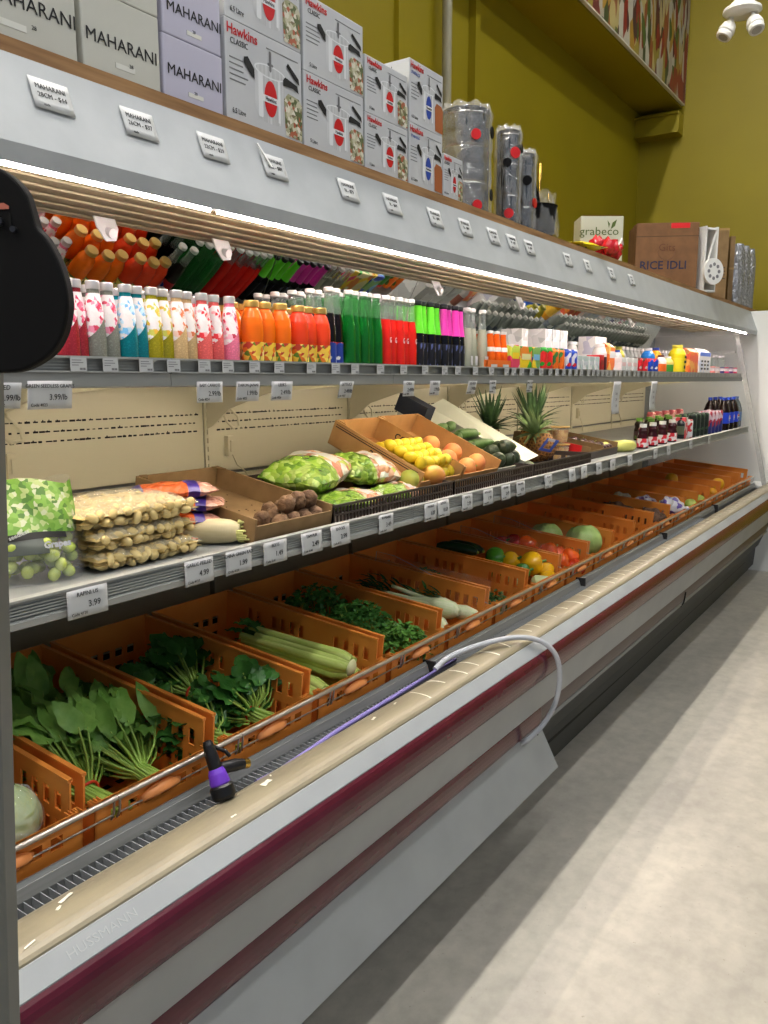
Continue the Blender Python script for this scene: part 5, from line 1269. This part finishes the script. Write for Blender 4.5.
zu = thing('green_squash','x','vegetable'); MB().tube([(-.07,0,0),(-.05,0,.002),(0,0,.004),(.05,0,.002),(.07,0,0)],.02,14,rs=[.008,.019,.022,.020,.009]).build('squash_body', mat('green_squash_skin',(90,120,60),.4,noise=(24,(60,90,40),.35,.65)), zu); MB().cyl((.068,0,0),(.084,0,0),.006,n=8).build('stem', M_st, zu)
rg = random.Random(1); kd = list(zu.children)
for i,(u,v,w,a,where) in enumerate(((.07,.17,.04,.3,'nearest the avocados'),(.17,.17,.045,-.4,'right of the nearest one'),(.09,.24,.045,.5,'in the middle of the box'),(.18,.25,.05,-.2,'in the middle, on the right'),(.08,.31,.05,.2,'furthest back'),(.16,.32,.05,.4,'furthest back on the right'))):
    o = zu if i == 0 else copy_tree(zu, ch=kd); o.location = on(BC,u,v,w); o.rotation_euler = (TL,0,a); tag(o,f'mottled green squash, {where}','vegetable','green squashes in the white lined box')
for i,(x,y) in enumerate(((2.985,1.375),(3.01,1.41))):
    t = thing('endive','pale green endive at the foot of the white flap, %s one'%('front','rear')[i],'vegetable',(x,y,LS+.04),(.0,.3,.6+.4*i))
    MB().lathe([(0,-.04),(.014,-.035),(.022,-.01),(.020,.02),(.008,.048),(0,.054)],14,rot=(pi/2,0,0)).build('head', mat('endive',(206,216,140),.4,noise=(18,(226,228,190),.3,.7)), t); MB().cyl((0,.038,0),(0,.044,0),.012,n=10).build('root_end', M_celb, t)
# pineapples
M_pin = mat('pineapple_skin',(190,134,66),.6); M_pe = mat('pineapple_eye',(130,88,48),.7); M_pl = leafmat('pineapple_leaf',(74,104,62),(46,74,40))
M_pl2 = leafmat('pineapple_leaf_pale',(120,140,90),(90,112,66))
def pineapple(ds, x,y,z,rot,r,h,crown,m,nl=46,seed=1,lw=.022):
    t = thing('pineapple', ds, 'fruit', (x,y,z), rot, 'pineapples')
    R = lambda q: r*(sin(pi*(.10+.82*q))**.45)
    MB().lathe([(0,0)]+[(R(i/12),h*i/12) for i in range(13)]+[(0,h)],22).build('fruit_body', M_pin, t)
    mb = MB(); k = 0
    for j in range(11):
        for i in range(13):
            a = 2*pi*(i+.5*(j%2))/13; q = (j+.5)/11; rr = R(q); c = Vector((rr*cos(a),rr*sin(a),h*q)); s_ = .0078
            tx = Vector((-sin(a),cos(a),0))*s_*1.1; nz = Vector((0,0,s_)); n_ = Vector((cos(a),sin(a),0))*.005
            mb.add([c+tx,c+nz,c-tx,c-nz,c+n_],[(0,1,4),(1,2,4),(2,3,4),(3,0,4)],0)
    mb.build('eyes', M_pe, t, kind='stuff')
    lf = MB(); rg = random.Random(seed)
    for i in range(nl):
        q = i/nl; a = i*2.4; el = .25+1.2*q; d = Vector((cos(a)*cos(el),sin(a)*cos(el),sin(el)))
        leaf(lf,Vector((.012*cos(a),.012*sin(a),h-.004+.02*q)),d,(0,0,1) if el < 1.2 else (cos(a),sin(a),.3),crown*(.55+.5*q)*rg.uniform(.85,1.1),lw,-.25 if q > .5 else .5,.5,0,nl=7,nw=2,rg=rg,tipp=.55)
    lf.build('crown', m, t)
    return t
pineapple('pineapple with dark upright crown, left of the two standing ones',3.28,1.66,LS+.006,(0,-.05,0),.060,.15,.16,M_pl,50,1)
pineapple('pineapple with tall wide crown, right of the two standing ones',3.44,1.52,LS+.006,(-.05,.05,.5),.066,.16,.19,M_pl,56,2)
P3 = pineapple('pineapple lying in front with its pale crown leaning up left',3.33,1.41,LS+.05,(-.3,-.6,.2),.055,.12,.12,M_pl2,36,3,.018)
t = thing('price_band','blue and white paper band lying on the front pineapple','tag',(3.23,1.36,LS+.10),(.4,.2,-.4))
MB().cells([-.035,-.02,.02,.035],[-.03,-.018,.018,.03],lambda i,j: not (i==1 and j==1),lambda u,v,w:(u+v*.3,w,v),.002).build('band', mat('blue_band',(60,90,180),.4), t); MB().bb((-.02,-.001,.018),(.02,0,.03)).build('white_patch', M_paper, t)
# tubs
for i,(x,y,z,ds) in enumerate(((3.60,1.46,LS+.004,'clear tub of cut yellow fruit, lower one of the stack'),(3.605,1.465,LS+.084,'clear tub of cut yellow fruit, upper one of the stack'))):
    t = thing('fruit_tub', ds, 'tub', (x,y,z)); MB().lathe([(0,0),(.034,0),(.043,.068)],20).build('tub_wall', film('tub_film',(240,240,230),.25,.1,5,.002), t)
    MB().lathe([(0,.002),(.032,.002),(.040,.06),(0,.062)],18).build('fruit_pieces', blotch('cut_fruit',[(206,150,60),(190,130,50),(216,170,80),(170,110,40)],60,.4), t); MB().lathe([(.0,.070),(.045,.070),(.046,.074),(0,.076)],20).build('lid', mat('tub_lid',(214,170,96),.4), t)
# tray with plums and red label
T2 = tray('cardboard tray with dark sprouted roots and a red label',3.70,1.36,LS,.40,.40,.06,radians(9),M_card,fh=.04)
MB().bb((.0,-.004,.0),(.40,-.001,.035)).build('dark_front', M_blackmesh, T2); MB().bb((-.001,.04,.02),(.0,.14,.06)).build('red_label', M_red, T2)
MB().bb((.198,.005,.004),(.202,.395,.055)).build('partition', M_card, T2)
rg = random.Random(21); ps = thing('plum','x','fruit'); MB().ell((0,0,0),(.022,.022,.020),n=12,k=8,fn=lambda d:1-.1*max(0,d.z)**6).build('fruit_body', mat('plum_skin',(60,28,34),.3), ps); MB().cyl((0,0,.017),(.002,0,.03),.0015,n=5).build('stem', M_st, ps)
sp = []
for j in range(5):
    for i in range(4): sp.append((.228+i*.044,.03+j*.046,.028,f'{ORD[i]} from left in the {ORD[j]} row from the rail'))
fruits('plum','dark plum in the tray',ps,T2,sp,'fruit','dark plums in the tray')
t = thing('yellow_squash','long pale yellow squash lying right of the plum tray','vegetable',(4.17,1.38,LS+.032),(0,0,-.35))
MB().tube([(-.12,.02,.004),(-.09,.01,.0),(0,0,0),(.06,-.005,0),(.11,-.01,-.002),(.135,-.012,-.002)],.03,16,rs=[.012,.026,.030,.032,.028,.010]).build('squash_body', mat('pale_yellow_squash',(206,206,96),.35,noise=(6,(220,220,130),.3,.7)), t); MB().cyl((-.12,.02,.004),(-.14,.026,.006),.008,n=8).build('stem', M_st, t)
# drinks at the right end
def pet(nm, prof, lab, c, labc, capc, lz, tr=.0):
    root = bpy.data.objects.new(nm, None); COL.objects.link(root)
    MB().lathe([(0,0)]+prof,18).build('bottle_body', mat('pet_%d_%d_%d'%c,c,.12,trans=tr,ior=1.3), root)
    MB().cyl((0,0,lz[0]),(0,0,lz[1]),prof[1][0]+.0008,n=18,cap=False).build('label', labc, root)
    z = prof[-1][1]; r = prof[-1][0]; MB().cyl((0,0,z-.004),(0,0,z+.016),r*1.15,n=14).build('cap', mat('cap_%d_%d_%d'%capc,capc,.4), root); return root
jp = [(.028,0),(.031,.004),(.031,.062),(.026,.080),(.030,.098),(.022,.112),(.017,.118)]
p = pet('juice_bottle', jp, None, (46,12,20), blotch('red_white_label',[(226,222,222),(200,30,50),(226,222,222),(214,60,80)],50,.4), (226,226,222),(.008,.055))
place_rows(p,[XC(v_,1.345,435) for v_ in (643,652.5,662,671.5)],'white capped berry juice bottle','bottle','berry juices on the lower shelf',rows=1,y0=1.345,zig=0,z=LS,shelf='lower shelf')
p = pet('juice_bottle', jp, None, (40,30,26), blotch('berry_label2',[(60,50,44),(90,120,50),(70,40,44)],50,.4), (96,140,50),(.008,.055))
place_rows(p,[XC(v_,1.46,428) for v_ in (645,654,663,672)],'dark juice bottle with green cap','bottle','green capped juices on the lower shelf',rows=2,y0=1.425,stepy=.07,zig=0,z=LS+.012,shelf='lower shelf')
p = can_proto('pinkcan',[(206,120,120),(220,170,160),(200,90,100)],.115,.028)
place_rows(p,[XC(v_,1.60,418) for v_ in (651,658,665,672,679)],'pink topped can','can','pink topped cans behind the juices',rows=1,y0=1.60,zig=0,z=LS+.045,shelf='lower shelf')
t = thing('can_tray','cardboard tray carrying the pink topped cans','tray',(XC(648,1.6,418),1.56,LS)); MB().bb((0,0,0),(.52,.09,.044)).build('tray_body', mat('grey_pink_board',(190,170,164),.6), t); MB().bb((.05,-.001,.01),(.2,0,.035)).build('tray_label', M_paper, t)
jar('dark bottle with black cap at the right of the berry juices','bottle',XC(681,1.37,430),1.37,.135,.03,(30,34,36),(26,26,40),z=LS,lab=(80,90,70))
carton('milk_box','pinkish white carton standing right of the dark bottle','carton',XC(684,1.34,430)+.03,XC(684,1.34,430)+.08,1.34,1.42,.135,[(214,206,200),(200,60,70),(206,190,190)],z=LS)
p = can_proto('whitered',[(220,220,220),(200,40,50),(226,226,226)],.12,.026)
place_rows(p,[XC(688.5,1.345,430)],'white and red can','can','white and red cans on the lower shelf',rows=2,y0=1.345,stepy=.06,zig=0,z=LS,shelf='lower shelf')
p = can_proto('darkgreen',[(24,40,30),(20,30,26),(60,90,60),(24,34,28)],.15,.027)
place_rows(p,[XC(v_,1.345,430) for v_ in (692,696,700,704)],'dark green tall can','can','dark green tall cans',rows=2,y0=1.345,stepy=.065,zig=0,z=LS,shelf='lower shelf')
p = can_proto('redblue',[(150,30,50),(30,40,110),(170,40,60),(40,50,120),(200,180,190)],.155,.027)
place_rows(p,[XC(v_,1.335,430) for v_ in (707.5,711,714.5,718)],'red and blue tall can','can','red and blue tall cans',rows=2,y0=1.335,stepy=.065,zig=0,z=LS,shelf='lower shelf')
cp = [(.040,0),(.045,.01),(.045,.13),(.042,.15),(.030,.19),(.016,.215),(.0135,.225)]
bl_ = mat('cola_blue_label',(24,60,190),.35)
p = pet('cola_bottle', cp, None, (26,14,12), bl_, (30,60,170),(.05,.13))
MB().cyl((0,-.0445,.09),(0,-.0475,.09),.020,n=20).build('round_emblem', M_paper, p)
mb = MB(); pts = [(.019*cos(a),-.0478,.09+.019*sin(a)) for a in [pi*.05+pi*.9*i/10 for i in range(11)]]; mb.poly(pts,(0,-.0003,0)); mb.build('emblem_red', M_red, p)
pts = [(.019*cos(a),-.0478,.09+.019*sin(a)) for a in [pi*1.1+pi*.8*i/10 for i in range(11)]]; MB().poly(pts,(0,-.0003,0)).build('emblem_blue', mat('emblem_blue',(20,40,150),.4), p)
place_rows(p,[XC(v_,1.35,425) for v_ in (722,726.5,731)],'blue labelled cola bottle','bottle','blue labelled colas',rows=2,y0=1.345,stepy=.10,zig=0,z=LS,shelf='lower shelf')
p = pet('water_bottle', cp, None, (140,150,160), mat('pale_label',(90,120,160),.4), (90,110,150),(.05,.12),.6)
place_rows(p,[XC(735,1.36,425),6.9],'clear bottle with pale blue label','bottle','clear bottles near the end glass',rows=1,y0=1.36,zig=0,z=LS,shelf='lower shelf')
# ------------------------------------------------------------------ price tags, hose, foreground stand
M_tagw = mat('tag_white',(188,190,190),.5)
def tagthing(desc, x, y, z, w, h, lines, group, tilt=.0, yaw=0, curl=.0, m=None):
    t = thing('price_tag', desc, 'price tag', (x,y,z), (tilt,0,yaw), group)
    MB().grid(lambda u,v:((u-.5)*w,-curl*(2*u-1)**2*.5-curl*v*.3,(v-.5)*h),6,4).build('paper', m or M_tagw, t, solid=.0006)
    for tx, s, u, v in lines: text('lettering', tx, s, M_ink, t, (w*(u-.5),-.0012-curl*.6,h*(v-.5)), (pi/2,0,0), .9)
    return t
# lower rail
lt = [(83,'rapini','RAPINI US',3.99),(196,'garlic','GARLIC PEELED',4.99),(236,'china','CHINA GREEN RAD',1.99),(273,'beets','BEETS',1.49),(310,'yam','YAM PUR',2.49),(339,'eddoes','EDDOES',2.99),(385,'romaine','ROMAINE',3.49),(430,'mango','MANGO',1.29),(443,'lemon','LEMON',.69),(467,'peach','PEACH',2.99),(488,'avocado','AVOCADO',1.99),(506,'squash','SQUASH',2.49),(521,'pineapple','PINEAPPLE',4.99),(549,'plum','PLUM',3.49),(573,None,'',2.99),(585,None,'',1.99),(600,None,'',3.99),(614,None,'',2.49),(630,None,'',4.49),(655,None,'',1.29),(668,None,'',2.29),(690,None,'',1.99),(708,None,'',1.49)]
for i,(px_,nm,tx,pr) in enumerate(lt):
    x = XC(px_,1.24,500-(px_-273)*.23 if px_ < 620 else 448)
    d = f'hand written {nm} price tag hanging on the lower rail' if nm else f'small white price tag on the lower rail, {ORD[i-14]} from left of those beyond the pineapples'
    w_ = .078 if i < 6 else .07
    tagthing(d, x, 1.238, 1.207 if i else 1.205, w_ if i else .084, .052, [(tx,.011,.5,.82),('%.2f'%pr,.017,.66,.42),('Code 4%d'%(120+i*7),.008,.28,.14)] if nm else [('%.2f'%pr,.014,.5,.5)], 'price tags on the lower rail', tilt=rnd.uniform(-.12,.0), curl=.003)
# hanging labels under the upper shelf
ht = [(3,'yellow fruit','RED',2.99,.05),(49,'green grapes','GREEN SEEDLESS GRAPES',3.99,.088),(209,'baby carrots','BABY CARROTS',2.99,.075),(247,'daikon','DAIKON (JAPAN)',1.99,.075),(281,'leek','LEEKS',2.49,.075),(345,'lettuce','LETTUCE',3.49,.06),(408,'first pineapple','CARA',2.49,.06),(434,'second','GALA',1.99,.06),(471,'squash','SQUASH',1.99,.06),(492,'cherry','CHERRY',4.99,.05),(529,'fruit cup','FRUIT CUP',3.99,.05)]
for i,(px_,nm,tx,pr,w_) in enumerate(ht):
    x = XC(px_,1.315,388)
    tagthing(f'paper price label hanging under the upper shelf edge, {ORD[i]} from left', x, 1.3145, 1.572, w_ if px_ > 20 else .06, .045 if px_ != 49 else .05, [(tx,.0095 if len(tx) > 9 else .012,.5,.82),('%.2f/lb'%pr,.015,.68,.42),('Code 40%d'%(22+i),.008,.25,.15)], 'paper labels under the upper shelf', tilt=rnd.uniform(.0,.25), curl=.003)
for i,(px_,ds) in enumerate(((616,'long narrow paper strip hanging under the upper shelf, left one'),(653,'long narrow paper strip hanging under the upper shelf, right one'))):
    x = XC(px_,1.315,395); t = thing('paper_strip', ds, 'price tag', (x,1.314,1.51))
    MB().grid(lambda u,v:((u-.5)*.11,.004*sin(5*v),(v-.5)*.155),4,8).build('paper', M_tagw, t, solid=.0006)
    for q in range(4): text('lettering', ('Cash','Only','2.99','1.49')[q], .02, M_grp, t, (0,-.0015,.05-.03*q), (pi/2,0,0), .8)
# small labels in the upper rail
px_ = 62; i = 0; tp = None
xs_all = []
x = .93
while x < 6.8: xs_all.append(x); x += rnd.choice((.085,.10,.12,.07)) if x < 2.6 else rnd.choice((.07,.06,.09))
pos = ['under the %s' % s for s in ()]
def under(x):
    for lim, s in ((XC(85,1.37),'red seed drinks'),(XC(118,1.37),'grey seed drinks'),(XC(145,1.37),'teal seed drinks'),(XC(171,1.37),'olive seed drinks'),(XC(195,1.37),'beige seed drinks'),(XC(236,1.37),'coral and pink seed drinks'),(XC(288,1.37),'orange juices'),(XC(326,1.37),'red orange juices'),(XC(340,1.37),'dark colas'),(XC(380,1.37),'green sodas'),(XC(414,1.37),'red sodas'),(XC(440,1.37),'green sleeved bottles'),(XC(463,1.37),'pink sleeved bottles'),(XC(486,1.37),'clear sodas'),(XC(508,1.37),'orange soda carrier'),(XC(538,1.37),'printed packs'),(XC(575,1.37),'coloured cans'),(XC(600,1.37),'slim white cartons'),(XC(640,1.37),'short pale cartons'),(XC(675,1.37),'small printed cans'),(XC(712,1.37),'yellow bottle and cartons'),(99,'yoghurt drinks')):
        if x < lim: return s
cnt = {}
for i, x in enumerate(xs_all):
    s = under(x); cnt[s] = cnt.get(s,0)+1
    if tp is None:
        tp = thing('shelf_label','x','price tag'); MB().bb((-.017,-.001,-.0125),(.017,0,.0125)).build('paper', M_tagw, tp)
        mb = MB()
        for q in range(3): mb.bb((-.014,-.0013,.007-q*.0045),(-.014+(.02,.024,.014)[q],-.001,.0085-q*.0045))
        mb.bb((.002,-.0013,-.010),(.008,-.001,-.006)).bb((.009,-.0013,-.010),(.014,-.001,-.006)); mb.build('print', M_grp, tp); o = tp; tk = list(tp.children)
    else: o = copy_tree(tp, ch=tk)
    o.location = (x,1.3145,1.6265)
    tag(o, f'small printed shelf label under the {s}, {ORD[cnt[s]-1]} of them from left','price tag','small labels in the upper rail')
# printed tags on the canopy
ctags = [(52,93,'MAHARANI','28CM - $44'),(140,122,'MAHARANI','26CM - $37'),(214,146,'MAHARANI','22CM - $29'),(275,160,'HAWKINS','6.5L - $89'),(349,188,'HAWKINS','5L - $79'),(393,201,'HAWKINS','3L - $69'),(436,216,'STAINLESS','5L - $99'),(466,226,'STAINLESS','3L - $89'),(494,236,'CANISTER','L - $39'),(513,243,'CANISTER','M - $29'),(530,249,'CANISTER','S - $19'),(568,260,'SPOON','$5'),(588,266,'PAN','$12'),(612,273,'BAG','$4'),(632,280,'POT','$15')]
for i,(a,b,l1,l2) in enumerate(ctags):
    P_ = UY(a,b,1.333); 
    t = tagthing(f'printed price tag stuck on the canopy, {ORD[i]} from left', P_.x, 1.334, 2.087, .078, .058, [(l1,.013,.5,.72),(l2,.013,.5,.45),('each',.007,.3,.15)], 'printed tags on the canopy', tilt=-.36)
t = bpy.data.objects[[o.name for o in bpy.data.objects if o.get('label','').startswith('printed price tag stuck on the canopy, fourth')][0]]
MB().box((-.03,-.004,.02),(.006,.002,.06),rot=(0,-.5,0)).build('tape_strip', M_whiteplastic, t)
# spray nozzle and hose
N = UY(222,775,1.125)
t = thing('spray_nozzle','black and purple hose spray nozzle hooked over the crate rail','nozzle',(N.x+.002,1.140,.812),(0,0,0))
Mp = mat('purple_plastic',(96,50,170),.35); M_rub = mat('nozzle_black',(14,14,16),.4)
t.scale = (.82,.82,.82); d0 = Vector((.0,.034,.080)); dn = d0.normalized()
q = dn.to_track_quat('Z','Y').to_euler()
mb = MB().lathe([(0,-.060),(.026,-.060),(.030,-.052),(.030,-.030),(.022,-.022)],24,rot=q); mb.lathe([(.017,.012),(.016,.05),(.013,.075),(.010,.085),(0,.087)],20,rot=q); mb.build('nozzle_body', M_rub, t, bevel=.0)
MB().lathe([(.024,-.026),(.0255,-.02),(.022,.004),(.017,.016)],24,rot=q).build('purple_collar', Mp, t)
mb = MB()
for i in range(12): a = 2*pi*i/12; v = Euler(q).to_matrix()@Vector((.0265*cos(a),.0265*sin(a),-.047)); v2 = Euler(q).to_matrix()@Vector((.0265*cos(a),.0265*sin(a),-.031)); mb.cyl(v,v2,.0025,n=6)
mb.build('grip_ribs', M_rub, t)
mb = MB().tube([(.005,.01,.01),(.03,.005,.005),(.06,-.0,.0),(.085,-.004,-.006)],.012,14,rs=[.012,.015,.016,.013]); mb.build('handle', M_rub, t)
MB().cyl((.085,-.004,-.006),(.100,-.006,-.010),.0125,n=14).build('brass_coupling', M_goldm, t)
MB().tube([(.0,.035,.055),(.03,.04,.05),(.05,.02,.035),(.055,.012,.022)],.005,8).build('trigger', M_rub, t)
hx = N.x+.10
hose = [(hx,1.128,.755),(hx+.08,1.137,.744),(hx+.3,1.146,.752),(hx+.6,1.15,.755),(hx+.9,1.152,.757),(1.95,1.152,.765)]
tag(MB().tube(hose,.006,10).build('garden_hose', mat('lilac_hose',(120,112,170),.35)),'lilac garden hose lying along the air grille beside the crates','hose')
def bez(P, n=10):
    out = []
    for i in range(len(P)-1):
        p0 = Vector(P[max(i-1,0)]); p1 = Vector(P[i]); p2 = Vector(P[i+1]); p3 = Vector(P[min(i+2,len(P)-1)])
        for k in range(n):
            u = k/n; out.append(.5*((2*p1)+(-p0+p2)*u+(2*p0-5*p1+4*p2-p3)*u*u+(-p0+3*p1-3*p2+p3)*u**3))
    out.append(Vector(P[-1])); return out
hh = [(1.95,1.152,.763),(2.02,1.14,.785),(2.15,1.10,.795),(2.28,1.05,.79),(2.36,1.00,.765),(2.40,.965,.715),(2.42,.955,.64),(2.42,.965,.55),(2.40,.99,.48),(2.37,1.02,.435),(2.35,1.045,.41),(2.36,1.08,.39)]
tag(MB().tube(bez(hh),.0085,12).build('drain_hose', mat('clear_grey_hose',(190,194,200),.25,trans=.3,ior=1.2)),'pale clear hose looping over the bumper to the kick panel','hose')
# foreground: black rounded plate on grey post
FH = Vector((cos(ya),sin(ya),0)); DP = .85
def fg(x,y,dd=0):
    r = ray(x,y); return Vector((0,0,EYE))+r*((DP+dd)/r.dot(FH))
t = thing('stand','grey post carrying a matte black rounded plate at the left edge','stand',(0,0,0))
half = [(-14,165),(0,168),(14,178),(25,192),(31,210),(36,226),(46,238),(57,258),(65,282),(68,306),(64,330),(54,350),(38,363),(20,371),(0,373)]
pts = [fg(x,y) for x,y in bez([(a,b,0) for a,b in half],4) for x,y in [(x,y)]] if False else [fg(p.x,p.y) for p in bez([(a,b,0) for a,b in half],4)]
left = [fg(-28-p.x,p.y) for p in bez([(a,b,0) for a,b in half],4)][::-1]
out = pts+left[1:-1]
MB().poly(out[::-1], FH*.02).build('plate', M_black, t, bevel=.003)
sl = MB().poly([fg(-18,204,-.0005),fg(4,203,-.0005),fg(9,206,-.0005),fg(9,209,-.0005),fg(-18,210,-.0005)],-FH*.0006); sl.build('red_slot', mat('dull_red',(190,110,90),.4), t)
for a,b,r_ in ((0,222,.0045),(15,230,.003)): MB().cyl(fg(a,b),fg(a,b)-FH*.006,r_,n=14).build('screw', mat('dark_screw',(70,70,74),.3,metal=.8), t)
text('mark','1',.022,mat('mark_black',(2,2,2),.9),t,tuple(fg(10,222,-.0008)),(pi/2,0,ya-pi/2))
b0 = fg(-14,372); b1 = fg(-6,1000)
d = (b1-b0); kf = (b0.z-0.0)/(b0.z-b1.z); bf = b0+d*kf
wv = RT*.0175
Z_ = FH*.03
w0 = (fg(3,400)-fg(-20,400)).length/2
mb = MB(); c0 = fg(-18,368); c1 = c0+(fg(0,1000)-fg(-19,368))*((c0.z)/(c0.z-fg(0,1000).z))
mb.add([c0-RT*.02,c0+RT*.009,c0+RT*.009+Z_,c0-RT*.02+Z_,c1-RT*.02,c1+RT*.009,c1+RT*.009+Z_,c1-RT*.02+Z_],[(0,1,2,3),(7,6,5,4),(4,5,1,0),(5,6,2,1),(6,7,3,2),(7,4,0,3)])
mb.build('post', mat('post_grey',(92,94,90),.5), t, bevel=.002)
MB().box((c1.x,c1.y,.008),(.2,.2,.016),rot=(0,0,ya)).build('base_plate', mat('post_grey',(92,94,90),.5), t)
# ------------------------------------------------------------------ light
M_row = mat('fluorescent_row', (255,255,255), .4, emit=(255,249,240), es=ROW_ES)
for k_,(x0,x1) in enumerate(((-3.6,-.8),(-.6,2.2),(2.4,5.2))):
    t = thing('ceiling_lamp', 'white fluorescent batten hung over the case, %s from near end'%ORD[k_], 'lamp', (x0,1.66,6.0))
    MB().bb((0,-.1,.02),(x1-x0,.1,.06)).bb((.3,-.01,.06),(.32,.01,.5)).bb((x1-x0-.32,-.01,.06),(x1-x0-.3,.01,.5)).build('housing', M_whiteplastic, t)
    MB().bb((.02,-.06,0),(x1-x0-.02,.06,.019)).build('tube', M_row, t)
for j_,(yy,es) in enumerate(((-.3,ROW2),(-3.2,ROW3))):
    M2 = mat('fluorescent_row_%d'%j_, (255,255,255), .4, emit=(250,250,250), es=es)
    for k_,(x0,x1) in enumerate(((-2.6,.2),(.6,3.4),(3.8,6.2))):
        t = thing('ceiling_lamp', 'white fluorescent batten over the %s, %s from near end'%(('aisle','far side of the aisle')[j_],ORD[k_]), 'lamp', (x0,yy,6.0))
        MB().bb((0,-.1,.02),(x1-x0,.1,.06)).bb((.3,-.01,.06),(.32,.01,.5)).bb((x1-x0-.32,-.01,.06),(x1-x0-.3,.01,.5)).build('housing', M_whiteplastic, t)
        MB().bb((.02,-.06,0),(x1-x0-.02,.06,.019)).build('tube', M2, t)
w = bpy.data.worlds.new('store_ambient'); scene.world = w; w.use_nodes = True
w.node_tree.nodes['Background'].inputs[0].default_value = lin((206,222,246)); w.node_tree.nodes['Background'].inputs[1].default_value = WORLD
vs = scene.view_settings; vs.view_transform = 'Standard'; vs.look = 'None'; vs.exposure = EXPO; vs.gamma = 1; vs.use_curve_mapping = False
